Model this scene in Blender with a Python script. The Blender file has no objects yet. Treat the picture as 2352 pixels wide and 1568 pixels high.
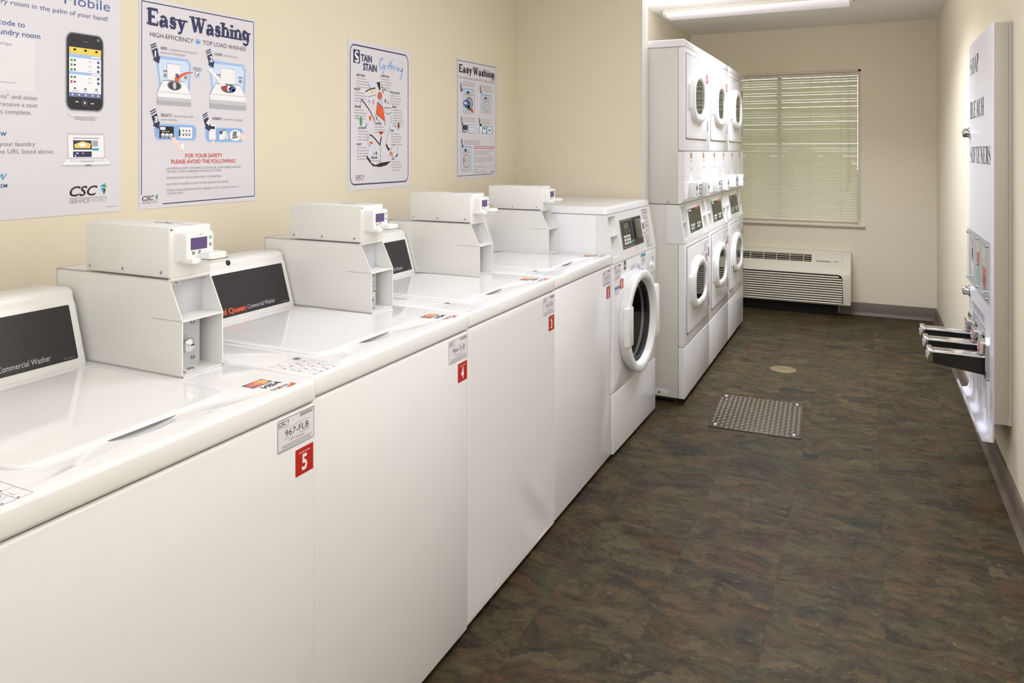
import bpy, bmesh, math, random
from mathutils import Vector, Matrix

SC = bpy.context.scene
COL = SC.collection
random.seed(7)

# ------------------------------------------------------------------ camera
cam_d = bpy.data.cameras.new('camera')
cam = bpy.data.objects.new('camera', cam_d)
COL.objects.link(cam)
cam.location = (1.0205, -1.1710, 1.3712)
cam.rotation_euler = (math.radians(90), 0, math.radians(25.788))
cam_d.sensor_fit = 'HORIZONTAL'
cam_d.sensor_width = 36.0
cam_d.lens = 1687.18 / 2352 * 36.0
cam_d.shift_y = -435.55 / 2352
cam_d.clip_start = 0.02
SC.camera = cam

# ------------------------------------------------------------------ exposure, world, lights
vs = SC.view_settings
SC.display_settings.display_device = 'sRGB'
vs.view_transform = 'Standard'
vs.look = 'None'
vs.gamma = 1.0
vs.use_curve_mapping = False
vs.exposure = 0.1

world = bpy.data.worlds.new('daylight')
SC.world = world
world.use_nodes = True
bg = world.node_tree.nodes['Background']
bg.inputs['Color'].default_value = (0.88, 0.875, 0.87, 1)
bg.inputs['Strength'].default_value = 3.6


def area(name, loc, rot, sx, sy, power, color=(1, 1, 1), spread=180):
    d = bpy.data.lights.new(name, 'AREA')
    d.shape = 'RECTANGLE'
    d.size, d.size_y = sx, sy
    d.energy = power
    d.color = color
    d.spread = math.radians(spread)
    o = bpy.data.objects.new(name, d)
    o.location = loc
    o.rotation_euler = [math.radians(a) for a in rot]
    COL.objects.link(o)
    return o


TUBE = (0.81, 0.86, 1.0)
area('ceiling_tube_light_rear', (0.8, -1.75, 2.42), (0, 0, 0), 1.3, 0.3, 4, TUBE)
area('ceiling_tube_light_front', (0.72, 1.05, 2.42), (0, 0, 0), 0.5, 0.9, 20, TUBE)
area('ceiling_tube_light_middle', (0.55, 3.65, 2.42), (0, 0, 0), 0.7, 0.4, 36, TUBE, 135)
area('added_wall_bounce', (0.62, 0.05, 2.41), (0, -38, 0), 0.25, 1.3, 30, TUBE, 100)  # unseen lamp added to bounce fill light off the right wall
# unseen fill lights added: one behind the camera bounced off the ceiling, one lying on top of the first dryer
area('added_fill_bounced_up', (0.85, -1.7, 1.65), (150, 0, 0), 0.8, 0.8, 36, TUBE)
area('added_fill_on_dryer', (-0.22, 3.15, 2.04), (0, 180, 0), 0.15, 0.15, 17, TUBE, 175)

# ------------------------------------------------------------------ materials
def lin(c):
    out = []
    for v in c:
        v /= 255.0
        out.append(v / 12.92 if v <= 0.04045 else ((v + 0.055) / 1.055) ** 2.4)
    return (*out, 1.0)


MATS = {}


def mat(name, rgb, rough=0.5, metal=0.0, spec=0.5, coat=0.0, bump=None, emit=0.0):
    if name in MATS:
        return MATS[name]
    m = bpy.data.materials.new(name)
    m.use_nodes = True
    nt = m.node_tree
    b = nt.nodes['Principled BSDF']
    b.inputs['Base Color'].default_value = lin(rgb)
    b.inputs['Roughness'].default_value = rough
    b.inputs['Metallic'].default_value = metal
    b.inputs['Specular IOR Level'].default_value = spec
    b.inputs['Coat Weight'].default_value = coat
    b.inputs['Coat Roughness'].default_value = 0.04
    if emit:
        b.inputs['Emission Color'].default_value = lin(rgb)
        b.inputs['Emission Strength'].default_value = emit
    if bump:
        scale, strength, dist = bump[:3]
        tc = nt.nodes.new('ShaderNodeTexCoord')
        mp = nt.nodes.new('ShaderNodeMapping')
        mp.inputs['Scale'].default_value = bump[3] if len(bump) > 3 else (1, 1, 1)
        nz = nt.nodes.new('ShaderNodeTexNoise')
        nz.inputs['Scale'].default_value = scale
        nz.inputs['Detail'].default_value = 3
        bp = nt.nodes.new('ShaderNodeBump')
        bp.inputs['Strength'].default_value = strength
        bp.inputs['Distance'].default_value = dist
        nt.links.new(tc.outputs['Object'], mp.inputs['Vector'])
        nt.links.new(mp.outputs['Vector'], nz.inputs['Vector'])
        nt.links.new(nz.outputs['Fac'], bp.inputs['Height'])
        nt.links.new(bp.outputs['Normal'], b.inputs['Normal'])
    MATS[name] = m
    return m


ENAMEL = mat('white_enamel', (240, 238, 238), 0.16, bump=(6, 0.05, 0.002))
ENAMEL_TOP = mat('glossy_enamel', (242, 240, 239), 0.07)
SHEET = mat('painted_steel', (233, 231, 226), 0.38, bump=(700, 0.12, 0.0004))
PLASTIC = mat('white_plastic', (236, 235, 231), 0.3)
GREYW = mat('pale_grey_steel', (196, 198, 203), 0.4)
GAP = mat('dark_seam', (58, 54, 50), 0.8)
SEAM = mat('grey_seam', (120, 116, 112), 0.8)
BLACK = mat('black_plastic', (22, 20, 21), 0.35)
DECAL = mat('charcoal_panel', (43, 40, 43), 0.32, bump=(900, 0.15, 0.0003))
KEYP = mat('keypad_black', (40, 37, 33), 0.3)
CHROME = mat('chrome', (222, 222, 224), 0.1, 1.0)
STEEL = mat('steel', (178, 176, 172), 0.3, 1.0)
INKBLK = mat('ink_black', (32, 30, 34), 0.5)
INKGREY = mat('ink_grey', (120, 118, 124), 0.6)
INKLT = mat('ink_pale_grey', (168, 166, 170), 0.6)
INKNAVY = mat('ink_navy', (44, 47, 84), 0.5)
INKBLUE = mat('ink_blue', (66, 92, 150), 0.5)
INKSKY = mat('ink_sky', (160, 192, 232), 0.5)
INKICE = mat('ink_ice', (208, 224, 245), 0.5)
INKRED = mat('ink_red', (196, 52, 42), 0.45)
INKORANGE = mat('ink_orange', (232, 92, 44), 0.45)
INKYEL = mat('ink_yellow', (240, 206, 92), 0.5)
INKTEAL = mat('ink_teal', (54, 158, 186), 0.5)
INKGRN = mat('ink_green', (84, 160, 84), 0.5)
INKPINK = mat('ink_pink', (232, 150, 170), 0.5)
INKBRN = mat('ink_brown', (140, 82, 52), 0.5)
INKSKIN = mat('ink_skin', (238, 214, 204), 0.5)
PRINTGREY = mat('ink_silver', (198, 198, 202), 0.5)
INKWHITE = mat('ink_white', (240, 239, 240), 0.5)
PAPER = mat('laminated_paper', (220, 216, 220), 0.35)
STICKER = mat('sticker_white', (232, 228, 232), 0.35)
STICKRED = mat('sticker_red', (190, 38, 32), 0.35)
SCREEN = mat('purple_screen', (92, 74, 120), 0.2)
GREENK = mat('green_key', (40, 165, 110), 0.4)
KEYW = mat('white_key', (222, 220, 212), 0.45)
PTACM = mat('beige_plastic', (214, 206, 184), 0.5)
ALMOND = mat('almond_paint', (212, 204, 186), 0.5)
BLINDM = mat('blind_slat', (226, 220, 200), 0.4)


def translucent(m, amount, tint):
    nt = m.node_tree
    b = nt.nodes['Principled BSDF']
    out = nt.nodes['Material Output']
    t = nt.nodes.new('ShaderNodeBsdfTranslucent')
    t.inputs['Color'].default_value = lin(tint)
    mx = nt.nodes.new('ShaderNodeMixShader')
    mx.inputs['Fac'].default_value = amount
    nt.links.new(b.outputs[0], mx.inputs[1])
    nt.links.new(t.outputs[0], mx.inputs[2])
    nt.links.new(mx.outputs[0], out.inputs['Surface'])


translucent(BLINDM, 0.3, (232, 226, 204))
WTRIM = mat('window_trim', (214, 202, 182), 0.5)
COVE = mat('cove_base_vinyl', (104, 90, 78), 0.45)
DARKV = mat('dark_void', (26, 23, 21), 0.8)
RUBBER = mat('black_rubber', (30, 29, 29), 0.6)
VWHITE = mat('vendor_white', (232, 229, 232), 0.3)
BRASS = mat('brass_cover', (128, 112, 78), 0.45, 0.5)
PLATE = mat('tread_steel', (74, 66, 55), 0.45, 0.6)
LUG = mat('tread_lug_glint', (190, 178, 160), 0.3, 0.9)  # pale colour puts the highlights on the raised lugs
DRUM = mat('drum_steel', (70, 68, 66), 0.35, 0.9)
DGLASS = mat('dark_glass', (36, 36, 34), 0.03, spec=0.9)
SHADE_HINGE = mat('reader_shade_hinge_grey', (126, 120, 108), 0.4)  # grey puts shade into the reader body; dryer hinges share it
COLAMP = mat('lamp_diffuser', (236, 230, 232), 0.4, emit=0.22)


def wall_mat(name, rgb):
    m = mat(name, rgb, 0.75, bump=(260, 0.22, 0.0012, (1, 1, 2.2)))
    return m


WALL = wall_mat('wall_paint', (226, 215, 190))
CEIL = mat('ceiling_paint', (238, 234, 226), 0.85, bump=(300, 0.15, 0.001))


def glass_mat(name, tint, mix=0.85):
    m = bpy.data.materials.new(name)
    m.use_nodes = True
    nt = m.node_tree
    nt.nodes.clear()
    out = nt.nodes.new('ShaderNodeOutputMaterial')
    tr = nt.nodes.new('ShaderNodeBsdfTransparent')
    tr.inputs['Color'].default_value = tint
    gl = nt.nodes.new('ShaderNodeBsdfGlossy')
    gl.inputs['Roughness'].default_value = 0.02
    lw = nt.nodes.new('ShaderNodeLayerWeight')
    pw = nt.nodes.new('ShaderNodeMath')
    pw.operation = 'POWER'
    pw.inputs[1].default_value = 5.0
    nt.links.new(lw.outputs['Facing'], pw.inputs[0])
    fr = nt.nodes.new('ShaderNodeMath')
    fr.operation = 'MULTIPLY_ADD'
    fr.inputs[1].default_value = mix
    fr.inputs[2].default_value = 0.05
    nt.links.new(pw.outputs[0], fr.inputs[0])
    mx = nt.nodes.new('ShaderNodeMixShader')
    nt.links.new(fr.outputs[0], mx.inputs['Fac'])
    nt.links.new(tr.outputs[0], mx.inputs[1])
    nt.links.new(gl.outputs[0], mx.inputs[2])
    nt.links.new(mx.outputs[0], out.inputs['Surface'])
    return m


GLASS = glass_mat('window_glass', (0.9, 0.95, 0.93, 1))
DOORGLASS = glass_mat('door_glass', (0.55, 0.55, 0.55, 1))
CLEAR = glass_mat('clear_acrylic', (0.95, 0.96, 0.95, 1), 0.12)


def floor_mat():
    m = bpy.data.materials.new('slate_vinyl_tile')
    m.use_nodes = True
    nt = m.node_tree
    N, L = nt.nodes, nt.links
    b = N['Principled BSDF']

    def nd(t, **kw):
        n = N.new(t)
        for k, v in kw.items():
            if k.startswith('i_'):
                key = k[2:]
                n.inputs[int(key) if key.isdigit() else key].default_value = v
            else:
                setattr(n, k, v)
        return n

    def math_(op, a, bb=None):
        n = nd('ShaderNodeMath', operation=op)
        for i, v in enumerate((a, bb)):
            if v is None:
                continue
            if isinstance(v, (int, float)):
                n.inputs[i].default_value = v
            else:
                L.new(v, n.inputs[i])
        return n.outputs[0]

    tc = nd('ShaderNodeTexCoord')
    sep = nd('ShaderNodeSeparateXYZ')
    L.new(tc.outputs['Object'], sep.inputs[0])
    tx = math_('DIVIDE', math_('SUBTRACT', sep.outputs['X'], 0.137), 0.3105)
    ty = math_('DIVIDE', math_('SUBTRACT', sep.outputs['Y'], 0.846), 0.298)
    fx, fy = math_('FLOOR', tx), math_('FLOOR', ty)
    gx, gy = math_('FRACT', tx), math_('FRACT', ty)
    cell = nd('ShaderNodeCombineXYZ')
    L.new(fx, cell.inputs[0]); L.new(fy, cell.inputs[1])
    wn = nd('ShaderNodeTexWhiteNoise', noise_dimensions='3D')
    L.new(cell.outputs[0], wn.inputs['Vector'])
    off = nd('ShaderNodeVectorMath', operation='SCALE')
    L.new(wn.outputs['Color'], off.inputs[0]); off.inputs['Scale'].default_value = 14.0
    pos = nd('ShaderNodeVectorMath', operation='ADD')
    L.new(tc.outputs['Object'], pos.inputs[0]); L.new(off.outputs[0], pos.inputs[1])
    # layered slate: stretched noises, warped
    warp = nd('ShaderNodeTexNoise', i_Scale=5.0, i_Detail=3.0)
    L.new(pos.outputs[0], warp.inputs['Vector'])
    wv = nd('ShaderNodeVectorMath', operation='SCALE')
    L.new(warp.outputs['Color'], wv.inputs[0]); wv.inputs['Scale'].default_value = 0.16
    p2 = nd('ShaderNodeVectorMath', operation='ADD')
    L.new(pos.outputs[0], p2.inputs[0]); L.new(wv.outputs[0], p2.inputs[1])
    mp = nd('ShaderNodeMapping')
    mp.inputs['Scale'].default_value = (1.0, 2.1, 1.0)
    L.new(p2.outputs[0], mp.inputs['Vector'])
    n1 = nd('ShaderNodeTexNoise', i_Scale=11.0, i_Detail=12.0, i_Roughness=0.74, i_Distortion=0.25)
    L.new(mp.outputs[0], n1.inputs['Vector'])

    def ramp_(src, stops, mode='LINEAR'):
        r = nd('ShaderNodeValToRGB')
        r.color_ramp.interpolation = mode
        while len(r.color_ramp.elements) < len(stops):
            r.color_ramp.elements.new(0.5)
        for e, (p, c) in zip(r.color_ramp.elements, stops):
            e.position = p
            e.color = lin(c)
        L.new(src, r.inputs['Fac'])
        return r.outputs['Color']

    def mix_(a, b_, f, mode='MIX'):
        n = nd('ShaderNodeMix', data_type='RGBA', blend_type=mode)
        if isinstance(f, float):
            n.inputs['Factor'].default_value = f
        else:
            L.new(f, n.inputs['Factor'])
        L.new(a, n.inputs['A']); L.new(b_, n.inputs['B'])
        return n.outputs['Result']

    # flakes: ragged patches of grey-green, umber, rust and tan slate
    mp2 = nd('ShaderNodeMapping')
    mp2.inputs['Scale'].default_value = (1.0, 1.9, 1.0)
    n3 = nd('ShaderNodeTexNoise', i_Scale=11.0, i_Detail=6.0, i_Roughness=0.65)
    L.new(pos.outputs[0], n3.inputs['Vector'])
    w3 = nd('ShaderNodeVectorMath', operation='SCALE')
    L.new(n3.outputs['Color'], w3.inputs[0]); w3.inputs['Scale'].default_value = 0.20
    p3 = nd('ShaderNodeVectorMath', operation='ADD')
    L.new(p2.outputs[0], p3.inputs[0]); L.new(w3.outputs[0], p3.inputs[1])
    L.new(p3.outputs[0], mp2.inputs['Vector'])
    vor = nd('ShaderNodeTexVoronoi', feature='SMOOTH_F1', i_Scale=6.6)
    vor.inputs['Smoothness'].default_value = 0.04
    L.new(mp2.outputs[0], vor.inputs['Vector'])
    sc_ = nd('ShaderNodeSeparateXYZ')
    L.new(vor.outputs['Color'], sc_.inputs[0])
    flake = ramp_(sc_.outputs[0], [(0.0, (50, 46, 34)), (0.16, (73, 66, 47)), (0.32, (65, 62, 44)), (0.46, (76, 62, 44)), (0.58, (69, 52, 34)), (0.70, (82, 74, 55)), (0.84, (78, 66, 44)), (1.0, (58, 51, 40))])
    grain = ramp_(n1.outputs['Fac'], [(0.30, (60, 58, 56)), (0.42, (138, 136, 132)), (0.52, (188, 186, 178)), (0.60, (210, 205, 192)), (0.70, (240, 230, 210))])
    c1 = mix_(flake, grain, 0.8, 'OVERLAY')
    # rusty stains across flakes
    n2 = nd('ShaderNodeTexNoise', i_Scale=4.2, i_Detail=6.0, i_Roughness=0.6, i_Distortion=0.6)
    L.new(mp.outputs[0], n2.inputs['Vector'])
    stain = ramp_(n2.outputs['Fac'], [(0.36, (212, 214, 200)), (0.50, (226, 222, 210)), (0.64, (232, 206, 182))])
    c2 = mix_(c1, stain, 0.55, 'MULTIPLY')
    # black cleft lines at some flake borders
    ve = nd('ShaderNodeTexVoronoi', feature='DISTANCE_TO_EDGE', i_Scale=6.6)
    L.new(mp2.outputs[0], ve.inputs['Vector'])
    edge = ramp_(ve.outputs['Distance'], [(0.0, (0, 0, 0)), (0.022, (255, 255, 255))])
    n4 = nd('ShaderNodeTexNoise', i_Scale=3.4, i_Detail=2.0)
    L.new(pos.outputs[0], n4.inputs['Vector'])
    sel = ramp_(n4.outputs['Fac'], [(0.50, (0, 0, 0)), (0.60, (255, 255, 255))])
    mulv_out = mix_(c2, mix_(c2, edge, 0.65, 'MULTIPLY'), sel)
    # pale mineral flecks
    n5 = nd('ShaderNodeTexNoise', i_Scale=46.0, i_Detail=4.0, i_Roughness=0.7)
    L.new(mp.outputs[0], n5.inputs['Vector'])
    fleck = ramp_(n5.outputs['Fac'], [(0.60, (0, 0, 0)), (0.74, (255, 255, 255))])
    fl = nd('ShaderNodeRGB')
    fl.outputs[0].default_value = lin((140, 122, 90))
    mulv_out = mix_(mulv_out, fl.outputs[0], math_('MULTIPLY', fleck, 0.5))
    # tile joints
    ex = math_('MINIMUM', gx, math_('SUBTRACT', 1.0, gx))
    ey = math_('MINIMUM', gy, math_('SUBTRACT', 1.0, gy))
    joint = math_('LESS_THAN', math_('MINIMUM', ex, ey), 0.0034)
    mj = nd('ShaderNodeMix', data_type='RGBA', blend_type='MIX')
    L.new(math_('MULTIPLY', joint, 0.45), mj.inputs['Factor'])
    L.new(mulv_out, mj.inputs['A'])
    mj.inputs['B'].default_value = lin((40, 36, 30))
    L.new(mj.outputs['Result'], b.inputs['Base Color'])
    b.inputs['Roughness'].default_value = 0.55
    b.inputs['Specular IOR Level'].default_value = 0.18
    bp = nd('ShaderNodeBump')
    bp.inputs['Strength'].default_value = 0.25
    bp.inputs['Distance'].default_value = 0.002
    L.new(n1.outputs['Fac'], bp.inputs['Height'])
    L.new(bp.outputs['Normal'], b.inputs['Normal'])
    return m


FLOOR = floor_mat()

# ------------------------------------------------------------------ geometry helpers
class G:
    """collects geometry for ONE mesh object"""

    def __init__(self):
        self.bm = bmesh.new()
        self.mats = []

    def mi(self, m):
        if m not in self.mats:
            self.mats.append(m)
        return self.mats.index(m)

    def add(self, src, m, M=None):
        i = self.mi(m)
        mp = {}
        for v in src.verts:
            mp[v] = self.bm.verts.new(M @ v.co if M else v.co)
        for f in src.faces:
            try:
                nf = self.bm.faces.new([mp[v] for v in f.verts])
                nf.material_index = i
            except ValueError:
                pass
        src.free()
        return self

    def box(self, a, b, m, r=0.0, seg=2, M=None):
        t = bmesh.new()
        bmesh.ops.create_cube(t, size=1)
        for v in t.verts:
            v.co = Vector([(a[k] + b[k]) / 2 + v.co[k] * (b[k] - a[k]) for k in range(3)])
        if r > 0:
            r = min(r, min(abs(b[k] - a[k]) for k in range(3)) * 0.49)
            bmesh.ops.bevel(t, geom=list(t.edges), offset=r, offset_type='OFFSET', segments=seg, profile=0.5, affect='EDGES')
        return self.add(t, m, M)

    def prism(self, pts, axis, lo, hi, m, r=0.0, seg=2):
        """pts: 2D outline; axis 'y': (x,z), 'x': (y,z), 'z': (x,y)"""
        t = bmesh.new()

        def P(p, h):
            return {'y': (p[0], h, p[1]), 'x': (h, p[0], p[1]), 'z': (p[0], p[1], h)}[axis]
        A = [t.verts.new(P(p, lo)) for p in pts]
        B = [t.verts.new(P(p, hi)) for p in pts]
        n = len(pts)
        t.faces.new(A); t.faces.new(B[::-1])
        for k in range(n):
            t.faces.new((A[k], B[k], B[(k + 1) % n], A[(k + 1) % n]))
        bmesh.ops.recalc_face_normals(t, faces=t.faces)
        if r > 0:
            caps = [e for e in t.edges if len(e.link_faces) == 2 and any(len(f.verts) == n and n != 4 or f in (t.faces[:][0], t.faces[:][1]) for f in e.link_faces)]
            bmesh.ops.bevel(t, geom=caps, offset=r, segments=seg, profile=0.5, affect='EDGES')
        return self.add(t, m)

    def loft(self, loops, m, closed=True, cap0=False, cap1=False):
        i = self.mi(m)
        V = [[self.bm.verts.new(p) for p in lp] for lp in loops]
        n = len(loops[0])
        for a, b in zip(V[:-1], V[1:]):
            for k in range(n if closed else n - 1):
                f = self.bm.faces.new((a[k], a[(k + 1) % n], b[(k + 1) % n], b[k]))
                f.material_index = i
        if cap0:
            self.bm.faces.new(V[0][::-1]).material_index = i
        if cap1:
            self.bm.faces.new(V[-1]).material_index = i
        return self

    def lathe(self, prof, c, axis, m, n=32, cap0=False, cap1=False):
        """prof: (radius, height along axis)"""
        ax = Vector(axis).normalized()
        e1 = ax.orthogonal().normalized()
        e2 = ax.cross(e1)
        c = Vector(c)
        loops = []
        for r, h in prof:
            loops.append([c + ax * h + (e1 * math.cos(2 * math.pi * k / n) + e2 * math.sin(2 * math.pi * k / n)) * r for k in range(n)])
        return self.loft(loops, m, True, cap0, cap1)

    def cyl(self, c, r, h, axis, m, n=20):
        return self.lathe([(r, 0), (r, h)], c, axis, m, n, True, True)

    def tube(self, pts, r, m, n=8):
        pts = [Vector(p) for p in pts]
        loops = []
        for k, p in enumerate(pts):
            d = (pts[min(k + 1, len(pts) - 1)] - pts[max(k - 1, 0)]).normalized()
            e1 = d.orthogonal().normalized() if k == 0 else (e1 - d * e1.dot(d)).normalized()
            e2 = d.cross(e1)
            loops.append([p + (e1 * math.cos(2 * math.pi * q / n) + e2 * math.sin(2 * math.pi * q / n)) * r for q in range(n)])
        return self.loft(loops, m, True, True, True)

    def sphere(self, c, r, m, u=16, v=10):
        t = bmesh.new()
        bmesh.ops.create_uvsphere(t, u_segments=u, v_segments=v, radius=1)
        r = (r, r, r) if isinstance(r, (int, float)) else r
        for q in t.verts:
            q.co = Vector([c[k] + q.co[k] * r[k] for k in range(3)])
        return self.add(t, m)

    def face(self, pts, m):
        i = self.mi(m)
        f = self.bm.faces.new([self.bm.verts.new(p) for p in pts])
        f.material_index = i
        return self

    def build(self, name, parent=None, angle=40, flat=False, fix=True):
        if fix:
            bmesh.ops.recalc_face_normals(self.bm, faces=self.bm.faces)
        me = bpy.data.meshes.new(name)
        self.bm.to_mesh(me)
        self.bm.free()
        for m in self.mats:
            me.materials.append(m)
        if not flat:
            me.shade_smooth()
            me.set_sharp_from_angle(angle=math.radians(angle))
        o = bpy.data.objects.new(name, me)
        COL.objects.link(o)
        if parent:
            o.parent = parent
        return o


def cut(o, cutters):
    """boolean-subtract temporary solids from object o and bake the result"""
    tmp = []
    for g in cutters:
        c = g.build('cutter')
        c.parent = o.parent if o.parent and o.parent.type == 'EMPTY' else (o.parent.parent if o.parent else None)
        tmp.append(c)
        md = o.modifiers.new('cut', 'BOOLEAN')
        md.operation = 'DIFFERENCE'
        md.solver = 'EXACT'
        md.object = c
    bpy.context.view_layer.update()
    dg = bpy.context.evaluated_depsgraph_get()
    me = bpy.data.meshes.new_from_object(o.evaluated_get(dg))
    old = o.data
    o.modifiers.clear()
    o.data = me
    me.name = old.name
    me.shade_smooth()
    me.set_sharp_from_angle(angle=math.radians(40))
    for c in tmp:
        bpy.data.objects.remove(c)
    return o


def rr(w, h, r, n=6, cx=0.0, cy=0.0):
    """rounded rectangle outline, counter-clockwise"""
    r = min(r, w / 2 - 1e-5, h / 2 - 1e-5)
    out = []
    for qx, qy, a0 in ((1, 1, 0), (-1, 1, 90), (-1, -1, 180), (1, -1, 270)):
        for k in range(n + 1):
            a = math.radians(a0 + 90 * k / n)
            out.append((cx + qx * (w / 2 - r) + r * math.cos(a), cy + qy * (h / 2 - r) + r * math.sin(a)))
    return out


# ---- lettering
_TXT = {}


def text_geo(s, bold=0.0, shear=0.0, space=1.0):
    key = (s, bold, shear, space)
    if key not in _TXT:
        c = bpy.data.curves.new('t', 'FONT')
        c.body = s
        c.size = 1
        c.offset = bold
        c.shear = shear
        c.space_character = space
        c.resolution_u = 3
        ob = bpy.data.objects.new('t', c)
        me = bpy.data.meshes.new_from_object(ob)
        vs_ = [(v.co.x, v.co.y) for v in me.vertices]
        fs_ = [tuple(p.vertices) for p in me.polygons]
        bpy.data.objects.remove(ob)
        bpy.data.curves.remove(c)
        bpy.data.meshes.remove(me)
        _TXT[key] = (vs_, fs_)
    return _TXT[key]


CAP = max(v[1] for v in text_geo('H')[0]) or 0.7


def arcp(cx, cy, rx, ry, a0, a1, n=10):
    return [(cx + rx * math.cos(math.radians(a0 + (a1 - a0) * k / n)), cy + ry * math.sin(math.radians(a0 + (a1 - a0) * k / n))) for k in range(n + 1)]


# serif alphabet: letter -> (advance, thick strokes, thin strokes, serif centres)
SER = {
    'E': (.72, [[(.16, 0), (.16, 1)]], [[(.1, .96), (.62, .96), (.62, .76)], [(.16, .5), (.46, .5)], [(.1, .04), (.64, .04), (.64, .26)]], [(.16, 0), (.16, 1)]),
    'W': (1.12, [[(.14, 1), (.36, 0)], [(.54, 1), (.76, 0)]], [[(.36, 0), (.56, .9)], [(.76, 0), (.98, 1)]], [(.12, 1), (.54, 1), (.98, 1)]),
    'a': (.62, [[(.44, .03), (.44, .48)], arcp(.21, .17, .09, .12, 90, 270)], [arcp(.27, .46, .17, .16, 0, 160), [(.44, .35), (.3, .33), (.2, .30)], arcp(.22, .17, .2, .13, -90, 20), [(.44, .03), (.57, .03)]], []),
    's': (.52, [[(.1, .5), (.16, .4), (.34, .3), (.42, .18)]], [[(.42, .5), (.36, .62), (.24, .65), (.12, .6), (.1, .5)], [(.42, .18), (.38, .05), (.24, .01), (.12, .04), (.07, .18)]], []),
    'y': (.6, [[(.12, .64), (.32, .04)]], [[(.5, .64), (.26, -.16), (.14, -.26), (.07, -.2)]], [(.12, .64), (.5, .64)]),
    'h': (.66, [[(.14, 0), (.14, 1)], [(.5, 0), (.5, .46)]], [arcp(.32, .44, .18, .21, 0, 170)], [(.14, 0), (.5, 0), (.1, .98)]),
    'i': (.32, [[(.15, 0), (.15, .64)], [(.15, .78), (.15, .95)]], [], [(.15, 0), (.12, .63)]),
    'n': (.66, [[(.14, 0), (.14, .64)], [(.5, 0), (.5, .46)]], [arcp(.32, .44, .18, .21, 0, 170)], [(.14, 0), (.5, 0), (.1, .63)]),
    'g': (.6, [arcp(.25, .4, .16, .23, 90, 270), [(.46, .62), (.46, -.06)]], [arcp(.25, .4, .2, .24, -90, 90), arcp(.27, -.08, .19, .19, 0, -160)], [(.5, .62)]),
    'S': (.62, [[(.12, .74), (.2, .6), (.42, .44), (.5, .26)]], [[(.48, .78), (.42, .94), (.28, 1), (.14, .9), (.12, .74)], [(.5, .26), (.44, .06), (.28, 0), (.14, .06), (.08, .26)]], []),
    'O': (.76, [arcp(.24, .5, .1, .42, 90, 270), arcp(.52, .5, .1, .42, 90, -90)], [arcp(.38, .5, .26, .48, 50, 130), arcp(.38, .5, .26, .48, 230, 310)], []),
    'A': (.76, [[(.38, 1), (.64, 0)]], [[(.38, 1), (.12, 0)], [(.2, .36), (.54, .36)]], [(.12, 0), (.64, 0)]),
    'P': (.64, [[(.18, 0), (.18, 1)], arcp(.4, .75, .12, .2, 80, -80)], [[(.18, .97), (.42, .97)], [(.18, .5), (.42, .5)]], [(.18, 0), (.18, 1)]),
    'B': (.66, [[(.18, 0), (.18, 1)], arcp(.4, .75, .1, .19, 80, -80), arcp(.42, .27, .12, .22, 80, -80)], [[(.18, .97), (.42, .97)], [(.18, .51), (.44, .51)], [(.18, .03), (.44, .03)]], [(.18, 0), (.18, 1)]),
    'L': (.6, [[(.18, 0), (.18, 1)]], [[(.18, .03), (.54, .03), (.54, .28)]], [(.18, 0), (.18, 1)]),
    'C': (.7, [arcp(.24, .5, .1, .4, 90, 270)], [arcp(.38, .52, .26, .46, 20, 130), arcp(.38, .48, .26, .46, 230, 340)], []),
    'H': (.8, [[(.18, 0), (.18, 1)], [(.62, 0), (.62, 1)]], [[(.18, .5), (.62, .5)]], [(.18, 0), (.18, 1), (.62, 0), (.62, 1)]),
    'F': (.62, [[(.18, 0), (.18, 1)]], [[(.18, .97), (.56, .97), (.56, .75)], [(.18, .5), (.44, .5)]], [(.18, 0), (.18, 1)]),
    'T': (.68, [[(.34, 0), (.34, 1)]], [[(.06, .75), (.06, .97), (.62, .97), (.62, .75)]], [(.34, 0)]),
    'N': (.8, [[(.16, 1), (.62, 0)]], [[(.16, 0), (.16, 1)], [(.62, 0), (.62, 1)]], [(.16, 0), (.62, 1), (.13, 1)]),
    'R': (.7, [[(.18, 0), (.18, 1)], arcp(.4, .76, .11, .19, 80, -80), [(.4, .5), (.62, .03)]], [[(.18, .97), (.42, .97)], [(.18, .52), (.42, .52)]], [(.18, 0), (.18, 1)]),
    ' ': (.34, [], [], []),
}


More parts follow.
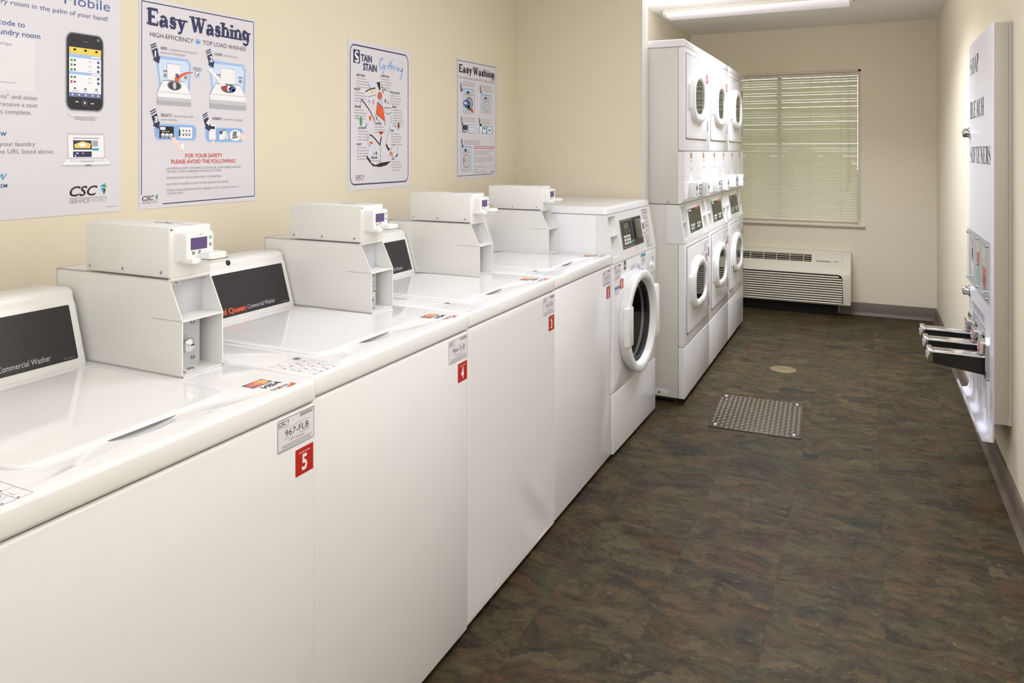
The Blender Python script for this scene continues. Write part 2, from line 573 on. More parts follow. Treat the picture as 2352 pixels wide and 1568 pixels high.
class Art:
    """flat printed artwork lying on a plane: O origin, U right, V up, N outward; k metres per unit"""

    def __init__(self, O, U, V, k=1.0, base=0.0004, kv=None):
        self.O, self.U, self.V = Vector(O), Vector(U).normalized(), Vector(V).normalized()
        self.N = self.U.cross(self.V).normalized()
        self.k = k
        self.kv = kv or k
        self.base = base
        self.g = G()
        self.lay = 0

    def P(self, u, v):
        return self.O + self.U * (u * self.k) + self.V * (v * self.kv) + self.N * (self.base + self.lay * 0.00012)

    def poly(self, pts, m):
        self.g.face([self.P(*p) for p in pts], m)
        return self

    def rect(self, u0, v0, u1, v1, m):
        return self.poly([(u0, v0), (u1, v0), (u1, v1), (u0, v1)], m)

    def rrect(self, u0, v0, u1, v1, r, m):
        return self.poly(rr(u1 - u0, v1 - v0, r, 5, (u0 + u1) / 2, (v0 + v1) / 2), m)

    def ring(self, u0, v0, u1, v1, r, t, m):
        a = rr(u1 - u0, v1 - v0, r, 5, (u0 + u1) / 2, (v0 + v1) / 2)
        b = rr(u1 - u0 - 2 * t, v1 - v0 - 2 * t, max(r - t, 1e-4), 5, (u0 + u1) / 2, (v0 + v1) / 2)
        self.g.loft([[self.P(*p) for p in a], [self.P(*p) for p in b]], m)
        return self

    def ell(self, u, v, ru, rv, m, n=20):
        return self.poly([(u + ru * math.cos(2 * math.pi * i / n), v + rv * math.sin(2 * math.pi * i / n)) for i in range(n)], m)

    def line(self, pts, w, m):
        n = len(pts)
        A, B = [], []
        for i, p in enumerate(pts):
            a = pts[max(i - 1, 0)]
            b = pts[min(i + 1, n - 1)]
            dx, dy = b[0] - a[0], b[1] - a[1]
            d = math.hypot(dx, dy) or 1
            ww = w[i] if isinstance(w, (list, tuple)) else w
            A.append((p[0] - dy / d * ww / 2, p[1] + dx / d * ww / 2))
            B.append((p[0] + dy / d * ww / 2, p[1] - dx / d * ww / 2))
        self.g.loft([[self.P(*p) for p in A], [self.P(*p) for p in B]], m, closed=False)
        self.lay += 0.12
        return self

    def text(self, s, u, v, h, m, w=None, al='L', bold=0.0, shear=0.0, space=1.0, rot=0.0):
        vs_, fs_ = text_geo(s, bold, shear, space)
        if not vs_:
            return self
        x0 = min(p[0] for p in vs_); x1 = max(p[0] for p in vs_)
        sy = h / CAP
        sx = sy * self.kv / self.k if w is None else w / (x1 - x0)
        ww = (x1 - x0) * sx
        du = {'L': 0, 'C': -ww / 2, 'R': -ww}[al]
        cr, sr = math.cos(math.radians(rot)), math.sin(math.radians(rot))
        i = self.g.mi(m)
        V = []
        for p in vs_:
            a, b = (p[0] - x0) * sx + du, p[1] * sy
            V.append(self.g.bm.verts.new(self.P(u + a * cr - b * sr, v + a * sr + b * cr)))
        for f in fs_:
            try:
                self.g.bm.faces.new([V[q] for q in f]).material_index = i
            except ValueError:
                pass
        return self

    def serif(self, s, u, v, h, m, w, T=.2, t=.08, sw=.14, sh=.08):
        tot = sum(SER[c][0] for c in s)
        sx = w / tot
        x = 0.0
        for c in s:
            adv, thick, thin, sers = SER[c]
            q = lambda pts: [(u + (x + a) * sx, v + b * h) for a, b in pts]
            for pts in thick:
                self.line(q(pts), T * sx, m)
            for pts in thin:
                self.line(q(pts), t * sx, m)
            for a, b in sers:
                bb = b if b < .1 else b - sh
                self.rect(u + (x + a - sw) * sx, v + bb * h, u + (x + a + sw) * sx, v + (bb + sh) * h, m)
                self.lay += 0.12
            x += adv
        return self

    def scribble(self, u0, v0, u1, h, m, n=None):
        """row of unreadably small print"""
        rnd = random.Random(int(abs(u0 * 977 + v0 * 3571)) + 3)
        x = u0
        while x < u1 - h * 0.4:
            L = min(rnd.uniform(0.8, 3.2) * h, u1 - x)
            self.rect(x, v0, x + L, v0 + h * 0.62, m)
            x += L + h * 0.4
        return self

    def up(self):
        self.lay += 1
        return self

    def build(self, name, parent=None):
        return self.g.build(name, parent, flat=True, fix=False)


def thing(name, label, cat, loc=(0, 0, 0), rotz=0.0, group=None):
    o = bpy.data.objects.new(name, None)
    o.empty_display_size = 0.1
    COL.objects.link(o)
    o.location = loc
    o.rotation_euler = (0, 0, rotz)
    o['label'] = label
    o['category'] = cat
    if group:
        o['group'] = group
    return o


def tag(o, label, cat, group=None):
    o['label'] = label
    o['category'] = cat
    if group:
        o['group'] = group
    return o


def struct(o):
    o['kind'] = 'structure'
    return o


def lab(o, s):
    o['label'] = s
    return o


def dup(root, loc, rotz, label):
    r = root.copy()
    COL.objects.link(r)
    r.location = loc
    r.rotation_euler = (0, 0, rotz)
    r['label'] = label
    for ch in list(root.children):
        c = ch.copy()
        COL.objects.link(c)
        c.parent = r
        for gch in list(ch.children):
            d = gch.copy()
            COL.objects.link(d)
            d.parent = c
    return r


def kid(root, name):
    return [c for c in root.children if c.name.split('.')[0] == name]


# ------------------------------------------------------------------ the room
XL, XR, YB, YF, ZC = -0.81, 1.53, 5.677, -3.2, 2.447
g = G(); g.box((-0.95, YF, -0.1), (1.7, YB + 0.15, 0.0), FLOOR); struct(g.build('floor'))
g = G(); g.box((-0.95, YF, ZC), (1.7, YB + 0.15, ZC + 0.1), CEIL); struct(g.build('ceiling'))
g = G(); g.box((XL - 0.12, YF, 0), (XL, 2.68, ZC), WALL); struct(g.build('wall_left'))
g = G(); g.box((XL - 0.12, 2.672, 0), (-0.066, 2.79, ZC), WALL, 0.004, 2); struct(g.build('wall_partition'))
g = G(); g.box((-0.75, 2.79, 0), (-0.62, YB, ZC), WALL); struct(g.build('wall_alcove'))
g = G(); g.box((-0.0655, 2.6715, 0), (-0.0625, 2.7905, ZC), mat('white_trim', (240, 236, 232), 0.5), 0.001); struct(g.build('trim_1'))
g = G(); g.box((-0.62, 2.79, 2.06), (-0.452, YB, ZC), WALL); struct(g.build('wall_soffit'))
g = G(); g.box((XR, YF, 0), (XR + 0.12, YB + 0.15, ZC), WALL); struct(g.build('wall_right'))
g = G(); g.box((XL - 0.12, YF - 0.1, 0), (XR + 0.12, YF, ZC), WALL); struct(g.build('wall_front'))
WX0, WX1, WZ0, WZ1 = -0.30, 0.974, 0.757, 2.068
g = G()
g.box((-0.75, YB, 0), (WX0, YB + 0.15, ZC), WALL)
g.box((WX1, YB, 0), (XR + 0.12, YB + 0.15, ZC), WALL)
g.box((WX0, YB, 0), (WX1, YB + 0.15, WZ0), WALL)
g.box((WX0, YB, WZ1), (WX1, YB + 0.15, ZC), WALL)
struct(g.build('wall_back'))
# cove base: flat strip with a small toe
prof = [(0, 0), (-0.022, 0), (-0.02, 0.006), (-0.012, 0.018), (-0.010, 0.03), (-0.010, 0.1), (-0.008, 0.104), (0, 0.104)]
g = G(); g.prism([(XR + a * 1.3, z) for a, z in prof], 'y', YF, YB, COVE); struct(g.build('baseboard_right'))
g = G(); g.prism([(YB + a, z) for a, z in prof], 'x', 0.815, XR - 0.013, COVE); struct(g.build('baseboard_back'))
# window: frame, meeting rail, glass, sill
g = G()
for a, b in (((WX0, YB + 0.004, WZ0), (WX0 + 0.022, YB + 0.12, WZ1)), ((WX1 - 0.022, YB + 0.004, WZ0), (WX1, YB + 0.12, WZ1)),
             ((WX0, YB + 0.004, WZ1 - 0.02), (WX1, YB + 0.12, WZ1)), ((WX0, YB + 0.03, WZ0), (WX1, YB + 0.12, WZ0 + 0.02))):
    g.box(a, b, WTRIM, 0.002)
g.box((0.30, YB + 0.075, WZ0), (0.335, YB + 0.115, WZ1), WTRIM, 0.003)
win = struct(g.build('window_1'))
g = G(); g.box((WX0 + 0.02, YB + 0.09, WZ0 + 0.015), (WX1 - 0.02, YB + 0.096, WZ1 - 0.015), GLASS); g.build('glass_pane', win)
g = G(); g.box((WX0 - 0.03, YB - 0.03, 0.735), (1.008, YB + 0.03, 0.755), WTRIM, 0.004); g.build('sill', win)
# outdoors, seen in slivers through the blind
LAWN = mat('lawn', (112, 122, 100), 0.9, bump=(60, 0.5, 0.02))
HEDGE = mat('hedge_leaves', (84, 104, 80), 0.8, bump=(40, 0.8, 0.03))
g = G(); g.box((-14, YB + 0.16, -0.4), (16, YB + 30, -0.3), LAWN); struct(g.build('ground_outside'))
g = G()
rnd = random.Random(5)
for i in range(150):
    g.sphere((rnd.uniform(-5, 7), YB + 7 + rnd.uniform(-.5, .5), rnd.uniform(-0.2, 1.1)), rnd.uniform(0.25, 0.5), HEDGE, 9, 6)
hd = g.build('hedge')
tag(hd, 'green hedge outside glimpsed through the closed window blind', 'hedge')

# ------------------------------------------------------------------ top-loading washers
WW, WD = 0.6505, 0.711
CTOP = 0.868


def slope_art(P0, P1, y0, k=1.0, base=0.0006):
    """art frame on a sloped panel facing +x: u along +y, v up the slope; origin at P1 (bottom)"""
    V = Vector((P0[0] - P1[0], 0, P0[1] - P1[1]))
    return Art((P1[0], y0, P1[1]), (0, 1, 0), V, k, base)


def csc_logo(a, u, v, h, full=True, grey=True):
    a.text('CSC', u, v, h, INKBLK, w=h * 3.1, bold=0.02, shear=0.3)
    x = u + h * 3.35
    a.poly([(x, v + h * .95), (x + h * .62, v + h * 1.25), (x + h * .42, v + h * .78)], INKTEAL)
    a.poly([(x + h * .62, v + h * 1.25), (x + h * .78, v + h * .72), (x + h * .42, v + h * .78)], INKGRN)
    a.poly([(x + h * .1, v + h * .72), (x + h * .42, v + h * .74), (x + h * .48, v - h * .02)], INKTEAL)
    a.poly([(x + h * .42, v + h * .74), (x + h * .7, v + h * .55), (x + h * .48, v - h * .02)], INKNAVY)
    if full:
        a.line([(u, v - h * .22), (u + h * 4.1, v - h * .22)], h * .05, INKGREY)
        a.text('SERVICE', u, v - h * .75, h * .42, INKGREY, w=h * 2.2)
        a.text('WORKS', u + h * 2.3, v - h * .75, h * .42, INKLT, w=h * 1.8)


def id_sticker(root, code, num, y0, z1, y1, z0, num_box, x=0.0):
    """white machine label and the red number square below it, on a panel facing +x"""
    a = Art((x, y0, z0), (0, 1, 0), (0, 0, 1), 1.0, 0.0003)
    w, h = y1 - y0, z1 - z0
    a.rrect(0, 0, w, h, .004, STICKER)
    a.up().ring(.0008, .0008, w - .0008, h - .0008, .004, .0009, INKBLK)
    csc_logo(a, w * .03, h * .81, h * .105, True)
    rnd = random.Random(num * 7 + 1)
    x_ = w * .60
    while x_ < w * .95:
        b = rnd.choice((.0004, .0008, .0012))
        a.rect(x_, h * .84, x_ + b, h * .95, INKGREY)
        x_ += b + rnd.choice((.0005, .0008))
    a.line([(w * .22, h * .69), (w * .85, h * .69)], .0006, INKGREY)
    a.text(code, w * .20, h * .43, h * .185, INKBLK, w=w * .64)
    a.text('For Service', w * .2, h * .345, h * .05, INKGREY)
    a.text('Need Service?', w * .6, h * .345, h * .05, INKGREY)
    a.text('1-877-264-6622', w * .32, h * .245, h * .07, INKGREY, w=w * .38)
    for q, (u0, u1) in enumerate(((.12, .92), (.12, .88), (.04, .93))):
        a.scribble(w * u0, h * (.165 - q * .055), w * u1, h * .035, INKGREY)
    a.build('identification_sticker', root)
    yb0, zb0, yb1, zb1 = num_box
    b = Art((x, yb0, zb0), (0, 1, 0), (0, 0, 1), 1.0, 0.0003)
    w, h = yb1 - yb0, zb1 - zb0
    b.rect(0, 0, w, h, STICKRED)
    b.up().text(str(num), w * .5, h * .16, h * .55, INKWHITE, w=w * (.30 if num != 1 else .16), al='C', bold=0.03)
    b.text('MACHINE NUMBER', w * .5, h * .8, h * .05, INKWHITE, w=w * .62, al='C', bold=.01)
    lab(b.build('number_sticker', root), 'red square sticker with the white figure %d' % num)


def card_sticker(O, U, V, k, name, root, base=0.0004):
    """payment-card marks: the red and yellow one, then VISA, then DISCOVER; u right, v up, 1 unit = first mark's width"""
    a = Art(O, U, V, k, base)
    a.poly([(0, 0), (1, 0), (1, .62), (0, .62)], mat('faded_navy', (118, 112, 132), .5))
    a.up().ell(.34, .31, .30, .27, mat('faded_red', (226, 112, 92), .5))
    a.up().ell(.66, .31, .30, .27, mat('faded_yellow', (240, 186, 104), .5))
    a.up().ell(.5, .31, .16, .2, mat('faded_orange', (234, 146, 98), .5), 12)
    a.up().text('MasterCard', .5, .25, .11, INKWHITE, w=.7, al='C', bold=.01)
    a.text('VISA', .16, -.42, .28, INKNAVY, w=.86, bold=.02, shear=.25)
    a.text('DISCOVER', .12, -.86, .17, INKGREY, w=.86, bold=.01)
    a.up().ell(.52, -.78, .07, .085, INKORANGE, 12)
    a.poly([(.62, -1.02), (1.16, -1.02), (1.16, -.72), (1.0, -.86)], INKORANGE)
    return a.build(name, root)


def make_washer():
    t = thing('top_load_washer', '', 'washing machine', group='white top-loading washers in a row along the wall')
    # cabinet body behind the front panel, on four feet
    g = G()
    g.box((-WD, 0.002, 0.03), (-0.018, WW - 0.002, CTOP - 0.003), ENAMEL, 0.004)
    g.box((-WD + 0.03, 0.006, CTOP - 0.006), (-0.006, WW - 0.006, CTOP + 0.003), GAP)
    g.build('cabinet', t)
    g = G(); g.box((-0.020, 0.0015, 0.0195), (0.0, WW - 0.0015, CTOP - 0.0025), ENAMEL, 0.006, 3); g.build('front_panel', t)
    g = G(); g.box((-0.06, 0.01, 0.006), (-0.016, WW - 0.01, 0.031), GAP); g.build('base_rail', t)
    for fy in (0.05, WW - 0.05):
        for fx in (-0.085, -WD + 0.06):
            g = G(); g.cyl((fx, fy, 0), 0.018, 0.031, (0, 0, 1), RUBBER, 14); g.build('foot', t)
    # top with a finger scoop in front of the lid
    g = G(); g.box((-WD, 0.0, CTOP), (0.004, WW, 0.914), ENAMEL_TOP, 0.009, 4)
    top = g.build('worktop', t)
    c = G(); c.sphere((-0.080, 0.318, 0.920), (0.034, 0.072, 0.015), ENAMEL_TOP, 40, 24)
    cut(top, [c])
    # lid: raised slab with a rolled rim and two low hinge ribs behind
    LX0, LX1, LY0, LY1 = -0.476, -0.079, 0.118, 0.504
    cx, cy, w, h = (LX0 + LX1) / 2, (LY0 + LY1) / 2, LX1 - LX0, LY1 - LY0
    loops = []
    for ins, z, r in ((0.0, 0.9135, .042), (0.0, 0.9158, .042), (0.0012, 0.9174, .041), (0.0035, 0.9186, .039), (0.008, 0.9190, .035), (0.016, 0.9189, .03)):
        loops.append([(a, b, z) for a, b in rr(w - 2 * ins, h - 2 * ins, r - ins * .5, 8, cx, cy)])
    g = G(); g.loft(loops, ENAMEL_TOP, True, False, True); g.build('lid', t, 30)
    g = G()
    for xa, xb, zt in ((-0.505, -0.497, .9165), (-0.492, -0.483, .9158)):
        g.box((xa, 0.02, 0.912), (xb, 0.50, zt), ENAMEL_TOP, 0.0012)
    g.build('hinge_rib', t)
    # sloped console with a rolled top edge and a shallow groove under it
    P = [(-0.515, .914), (-0.515, .9175), (-0.552, 1.0425), (-0.5555, 1.0475), (-0.5585, 1.0525), (-0.5595, 1.058), (-0.5600, 1.0645), (-0.563, 1.0705),
         (-0.570, 1.0745), (-0.580, 1.076), (-0.655, 1.074), (-0.672, 1.066), (-0.680, 1.05), (-0.690, .914)]
    loops = []
    c0 = (-0.60, 0.985)
    ye = 0.5155
    for y, s in ((0.003, .965), (0.005, .985), (0.010, 1.0), (ye - .010, 1.0), (ye - .004, .992), (ye - .001, .975)):
        loops.append([(c0[0] + (a - c0[0]) * s, y, max(.914, c0[1] + (b - c0[1]) * s) if b > .914 else .914) for a, b in P])
    g = G(); g.loft(loops, PLASTIC, True, True, True)
    con = g.build('console', t, 50)
    a = slope_art((-0.552, 1.0425), (-0.515, .9175), 0.0, 1.0, 0.0004)
    L_ = math.hypot(.037, .125)
    a.rrect(.018, .012, .499, L_ - .002, .004, DECAL)
    a.up().text('Speed Queen', .211, .0205, .0138, INKORANGE, w=.121, bold=.03)
    a.text('Commercial Washer', .338, .0215, .0115, PRINTGREY, w=.104)
    a.rect(.468, .0165, .492, .0180, INKGREY)
    lab(a.build('control_decal', con), 'charcoal panel with orange and grey lettering')
    # coin meter case: open-fronted steel box
    y0, y1, th = 0.522, 0.627, 0.0026
    side = [(-0.641, .9145), (-0.240, .9145), (-0.240, 1.030), (-0.279, 1.1095), (-0.641, 1.1095)]
    g = G()
    g.prism(side, 'y', y0, y0 + th, SHEET)
    g.prism(side, 'y', y1 - th, y1, SHEET)
    g.box((-0.641, y0, 1.107), (-0.279, y1, 1.1095), SHEET)
    g.box((-0.641, y0, .9145), (-0.638, y1, 1.1095), SHEET)
    g.box((-0.641, y0, .9145), (-0.240, y1, .9175), SHEET)
    g.box((-0.33, y0, 1.026), (-0.2385, y1, 1.0295), SHEET, 0.0008)
    g.tube([(-0.281, y0 + .004, 1.1085), (-0.281, y1 - .003, 1.1085)], 0.0048, SHEET, 12)
    mc = g.build('meter_case', t)
    g = G(); g.box((-0.302, y0 + th, 1.0295), (-0.299, y1 - th, 1.107), GREYW); g.box((-0.290, y0 + th, .9175), (-0.287, y1 - th - .018, 1.026), GREYW)
    g.box((-0.315, y0 + th, .9175), (-0.312, y1 - th, 1.026), GREYW)
    g.build('back_plate', mc)
    g = G()
    g.box((-0.2995, y0 + .013, 1.062), (-0.297, y0 + .0165, 1.106), BLACK)
    g.tube([(-0.294, y0 + .012, 1.106), (-0.290, y0 + .012, 1.065), (-0.292, y0 + .010, 1.056)], 0.0016, CHROME, 8)
    g.tube([(-0.294, y0 + .0185, 1.106), (-0.290, y0 + .0185, 1.058), (-0.292, y0 + .014, 1.054)], 0.0016, CHROME, 8)
    g.build('coin_slot', mc)
    a = Art((-0.299, y0 + .023, 1.091), (0, 1, 0), (0, 0, 1), 1, .0004)
    a.poly([(0, .006), (.004, 0), (.021, 0), (.025, .006), (.021, .012), (.004, .012)], INKGREY)
    a.up().poly([(.0008, .006), (.0044, .0007), (.0206, .0007), (.0242, .006), (.0206, .0113), (.0044, .0113)], STICKER)
    a.up().text('25¢', .0125, .0037, .0045, INKBLK, al='C', bold=.02)
    lab(a.build('price_sticker', mc), 'small six-sided sticker reading 25¢')
    g = G()
    ly, lz = y0 + .036, .970
    g.lathe([(.019, -.012), (.019, .004), (.0175, .008), (.016, .0105)], (-0.287, ly, lz), (1, 0, 0), GREYW, 28, False, True)
    g.loft([[(-0.277 + d, ly + .006 + a_, lz - .002 + b_) for a_, b_ in rr(.026 - i, .030 - i, .009, 5)] for d, i in ((0, 0), (.010, 0), (.013, .003), (.014, .007))], CHROME, True, False, True)
    g.lathe([(.0085, .0), (.0085, .0022), (.007, .003)], (-0.263, ly + .007, lz - .001), (1, 0, 0), CHROME, 22, False, True)
    g.box((-0.2605, ly + .003, lz - .0022), (-0.2595, ly + .012, lz + .0008), BLACK)
    lab(g.build('lock', mc), 'chrome key lock')
    for sy, sz in ((y0 + .066, 1.010), (y0 + .066, .936)):
        g = G(); g.lathe([(.0052, 0), (.0045, .0022), (.002, .003)], (-0.287, sy, sz), (1, 0, 0), STEEL, 16, False, True)
        g.box((-0.2842, sy - .004, sz - .0006), (-0.2838, sy + .004, sz + .0006), GAP)
        g.build('screw', mc)
    for sx, sy in ((-0.259, y0 + .016), (-0.270, y0 + .047)):
        g = G(); g.lathe([(.0075, 0), (.007, .0022), (.002, .003)], (sx, sy, .9175), (0, 0, 1), STEEL, 16, False, True); g.build('screw', mc)
    # payment box on top, with its card reader
    g = G()
    g.box((-0.540, y0 + .001, 1.1125), (-0.2765, y1 - .001, 1.2165), SHEET, .0012)
    g.box((-0.538, y0 - .0004, 1.1165), (-0.279, y0 + .002, 1.2155), SHEET, .0004)
    g.box((-0.2772, y0 + .0026, 1.2095), (-0.2757, y0 + .0065, 1.2125), BLACK)
    pb = g.build('payment_box', t)
    for sx in (-0.524, -0.418, -0.300):
        g = G(); g.lathe([(.0036, 0), (.003, .0016), (.001, .002)], (sx, y0 - .0004, 1.1235), (0, -1, 0), STEEL, 12, False, True); g.build('screw', pb)
    a = Art((-0.42, y0 + .03, 1.2165), (1, 0, 0), (0, 1, 0), 1, .0003)
    a.text('CSC', .02, .03, .018, INKGREY, w=.06, bold=.02, shear=.3)
    a.scribble(.10, .03, .14, .006, INKLT)
    a.build('box_sticker', pb)
    ry0, ry1, rz0, rz1 = y0 + .013, y0 + .085, 1.1435, 1.2055
    cy, cz = (ry0 + ry1) / 2, (rz0 + rz1) / 2
    loops = []
    for x, ins in ((-0.2766, -.001), (-0.2665, 0), (-0.2475, .0005), (-0.2445, .002), (-0.2435, .0045)):
        loops.append([(x, a_, b_) for a_, b_ in rr(ry1 - ry0 - 2 * ins, rz1 - rz0 - 2 * ins, .0075, 5, cy, cz)])
    g = G(); g.loft(loops, PLASTIC, True, False, True)
    # card slot: two lobes
    g.box((-0.262, ry0 + .002, rz0 - .002), (-0.226, ry0 + .022, rz0 + .0105), PLASTIC, .004, 3)
    g.box((-0.262, ry0 + .020, rz0 - .0015), (-0.231, ry0 + .034, rz0 + .006), PLASTIC, .003, 3)
    g.box((-0.262, ry0 + .030, rz0 - .0015), (-0.209, ry1 + .004, rz0 + .0195), PLASTIC, .0055, 3)
    g.build('card_reader', pb)
    g = G(); g.box((-0.232, ry0 + .0296, rz0 + .0052), (-0.2084, ry1 + .0044, rz0 + .0064), BLACK); g.build('card_slot', pb)
    a = Art((-0.2435, ry0, rz0), (0, 1, 0), (0, 0, 1), 1, .0004)
    a.rect(.011, .026, .0525, .0505, SCREEN)
    lab(a.build('screen', pb), 'small purple display')
    A_ = lambda: Art((-0.2435, ry0, rz0), (0, 1, 0), (0, 0, 1), 1, .0004)
    a = A_(); a.rect(.058, .0445, .0645, .0505, GREENK).up().rect(.0598, .0462, .0627, .0488, INKWHITE); a.build('button', pb)
    a = A_(); a.rect(.058, .030, .0645, .036, INKBLUE).up().rect(.0598, .0317, .0627, .0343, INKWHITE); a.build('button', pb)
    a = A_(); a.rect(.015, .0165, .0215, .0225, INKBLK).up().rect(.0178, .0165, .0187, .0225, INKWHITE).rect(.015, .0191, .0215, .0199, INKWHITE); a.build('button', pb)
    a = A_(); a.rect(.030, .0175, .0365, .0235, INKBLK).up().rect(.0305, .0199, .036, .0212, INKWHITE); a.build('button', pb)
    a = A_(); a.line([(.024, .0555), (.045, .057)], .0004, INKGREY).rect(.036, .0545, .0372, .0585, INKGREY); a.build('reader_mark', pb)
    # stickers on the worktop
    card_sticker((-0.062, 0.545, 0.914), (0, 1, 0), (-1, 0, 0), .052, 'payment_sticker', t)
    a = Art((-0.004, 0.012, 0.914), (0, 1, 0), (-1, 0, 0), 1.0, .0003)
    W_, H_ = .082, .122
    for q in range(5):
        a.line([(W_ * q / 4, 0), (W_ * q / 4, H_)], .0007, INKLT)
    for q in range(4):
        a.line([(0, H_ * q / 3), (W_, H_ * q / 3)], .0007, INKLT)
    rnd = random.Random(11)
    for i in range(4):
        for j in range(3):
            cu, cv = W_ * (i + .5) / 4, H_ * (j + .5) / 3
            pts = [(cu + rnd.uniform(-.008, .008), cv + rnd.uniform(-.014, .014)) for _ in range(4)]
            a.line(pts, .0007, INKGREY)
            a.ell(W_ * i / 4 + .003, H_ * j / 3 + .003, .0016, .0022, INKGREY, 8)
    a.rect(.066, .104, .078, .120, INKGREY)
    lab(a.build('instruction_sticker', t), 'clear sticker with a faint grid of washing pictograms')
    return t


W_GAP = WW + 0.0059
proto = make_washer()
SPEC = [(5, '967-FLB', 0.0165, -W_GAP, .008, 'nearest top-loading washer, red number 5 sticker, closest to the camera'),
        (4, '966-FLB', 0.0025, 0.0, 0.0, 'top-loading washer with red number 4 sticker and a round black plug on its console'),
        (3, '965-FLB', -0.0030, W_GAP, -.004, 'top-loading washer with red number 3 sticker, dented low on its front panel'),
        (2, '964-FLB', -0.0065, 2 * W_GAP, -.009, 'farthest top-loading washer, red number 2 sticker, beside the front-loader')]
washers = []
for i, (num, code, x, y, dy, label) in enumerate(SPEC):
    o = proto if i == 0 else dup(proto, (x, y, 0), 0, label)
    if i == 0:
        o.location = (x, y, 0)
        o['label'] = label
    washers.append(o)
for (num, code, x, y, dy, label), o in zip(SPEC, washers):
    for nm in ('meter_case', 'payment_box'):
        for c in kid(o, nm):
            c.location.y += dy
    z1 = {5: .861, 4: .857, 3: .855, 2: .851}[num]
    id_sticker(o, code, num, .543, z1, .646, z1 - .064, (.592, z1 - .126, .643, z1 - .073))
g = G()
V_ = Vector((-0.5605, 0.305, 1.0665))
g.lathe([(.0075, -.002), (.0075, .001), (.005, .003), (.0015, .0036)], V_, (1, 0, .25), BLACK, 18, False, True)
lab(g.build('plug', washers[1]), 'round black plug on the console edge')
# washer 3 carries a dent: its own front panel with a pressed-in crease at the lower far corner
fp = kid(washers[2], 'front_panel')[0]
g = G()
ny, nz = 44, 40
Y_ = [0.0015 + (WW - .003) * i / ny for i in range(ny + 1)]
Z_ = [0.0195 + (CTOP - .022) * j / nz for j in range(nz + 1)]


def dent(y, z):
    d = 0.0
    q_ = (y - .50) * .75 + (z - .16) * .66          # across the crease
    r_ = -(y - .50) * .66 + (z - .16) * .75
    d -= .007 * math.exp(-((q_ + .045) / .05) ** 2 - (r_ / .16) ** 2)
    d += .004 * math.exp(-((q_ - .012) / .02) ** 2 - (r_ / .13) ** 2)
    edge = min(y - .0015, WW - .0015 - y, CTOP - .0025 - z, z - .0195)
    if edge < .0055:
        q = max(edge, 0) / .0055
        d = d * q - .0055 * (1 - math.sqrt(max(0, 1 - (1 - q) ** 2)))
    return d


Y_ = sorted(set(Y_ + [0.0015 + k for k in (.0008, .0018, .0035, .0055)] + [WW - 0.0015 - k for k in (.0008, .0018, .0035, .0055)]))
Z_ = sorted(set(Z_ + [0.0195 + k for k in (.0008, .0018, .0035, .0055)] + [CTOP - 0.0025 - k for k in (.0008, .0018, .0035, .0055)]))
rows = [[(dent(y, z), y, z) for y in Y_] for z in Z_]
g.loft(rows, ENAMEL, closed=False)
ring_ = [rows[0][k] for k in range(len(Y_))] + [r[-1] for r in rows[1:]] + [rows[-1][k] for k in range(len(Y_) - 2, -1, -1)] + [r[0] for r in rows[-2:0:-1]]
g.loft([ring_, [(-0.020, p[1], p[2]) for p in ring_]], ENAMEL, True, False, True)
fp2 = g.build('front_panel', washers[2], 50)
bpy.data.objects.remove(fp)

#PART2
# ------------------------------------------------------------------ front-loading washer
def oct_hole_panel(g, m, y0, y1, z0, z1, cy, cz, R, x0, x1, n=64):
    """slab between x0 (back) and x1 (front) with a round hole"""
    def rectpt(a):
        dx, dz = math.cos(a), math.sin(a)
        ts = []
        if dx > 1e-9: ts.append((y1 - cy) / dx)
        if dx < -1e-9: ts.append((y0 - cy) / dx)
        if dz > 1e-9: ts.append((z1 - cz) / dz)
        if dz < -1e-9: ts.append((z0 - cz) / dz)
        q = min(ts)
        return (cy + dx * q, cz + dz * q)
    A = [2 * math.pi * k / n for k in range(n)]
    for (yy, zz) in ((y0, z0), (y1, z0), (y1, z1), (y0, z1)):
        A.append(math.atan2(zz - cz, yy - cy) % (2 * math.pi))
    A = sorted(A)
    rc = [rectpt(a) for a in A]
    def inset(p, d):
        return (min(max(p[0], y0 + d), y1 - d), min(max(p[1], z0 + d), z1 - d))
    ho = [(cy + R * math.cos(a), cz + R * math.sin(a)) for a in A]
    L3 = lambda pts, x: [(x, a, b) for a, b in pts]
    g.loft([L3(ho, x0), L3(rc, x0), L3(rc, x1 - .005), L3([inset(p, .0015) for p in rc], x1 - .0015), L3([inset(p, .005) for p in rc], x1), L3(ho, x1), L3(ho, x0)], m)


FLW = 0.681
t = thing('front_load_washer', 'front-loading washer with a big round glass door at the end of the washer row', 'washing machine', (0.003, 1.969, 0), -0.019)
g = G()
g.box((-0.70, .002, .03), (-0.078, FLW - .002, 1.0868), ENAMEL, .004)
g.build('cabinet', t)
g = G(); g.box((-0.12, .02, .008), (-0.018, FLW - .02, .031), GAP); g.build('base_rail', t)
for fx in (-.15, -.62):
    for fy in (.06, FLW - .06):
        g = G(); g.cyl((fx, fy, 0), .018, .031, (0, 0, 1), RUBBER, 14); g.build('foot', t)
loops = []
for z, ins in ((1.0885, .002), (1.0895, 0), (1.108, .0025), (1.115, .006), (1.1195, .012), (1.1215, .02), (1.122, .03)):
    loops.append([(a, b, z) for a, b in rr(.668 - 2 * ins, FLW - 2 * ins, .016, 6, -.366, FLW / 2)])
g = G(); g.loft(loops, ENAMEL, True, True, True); g.build('top_panel', t)
g = G(); oct_hole_panel(g, ENAMEL, .0015, FLW - .0015, .291, .8685, .303, .563, .19, -.02, 0.0); g.build('front_panel', t, 50)
g = G(); g.box((-.02, .0015, .0195), (0.0, FLW - .0015, .2885), ENAMEL, .005, 3); g.build('lower_panel', t)
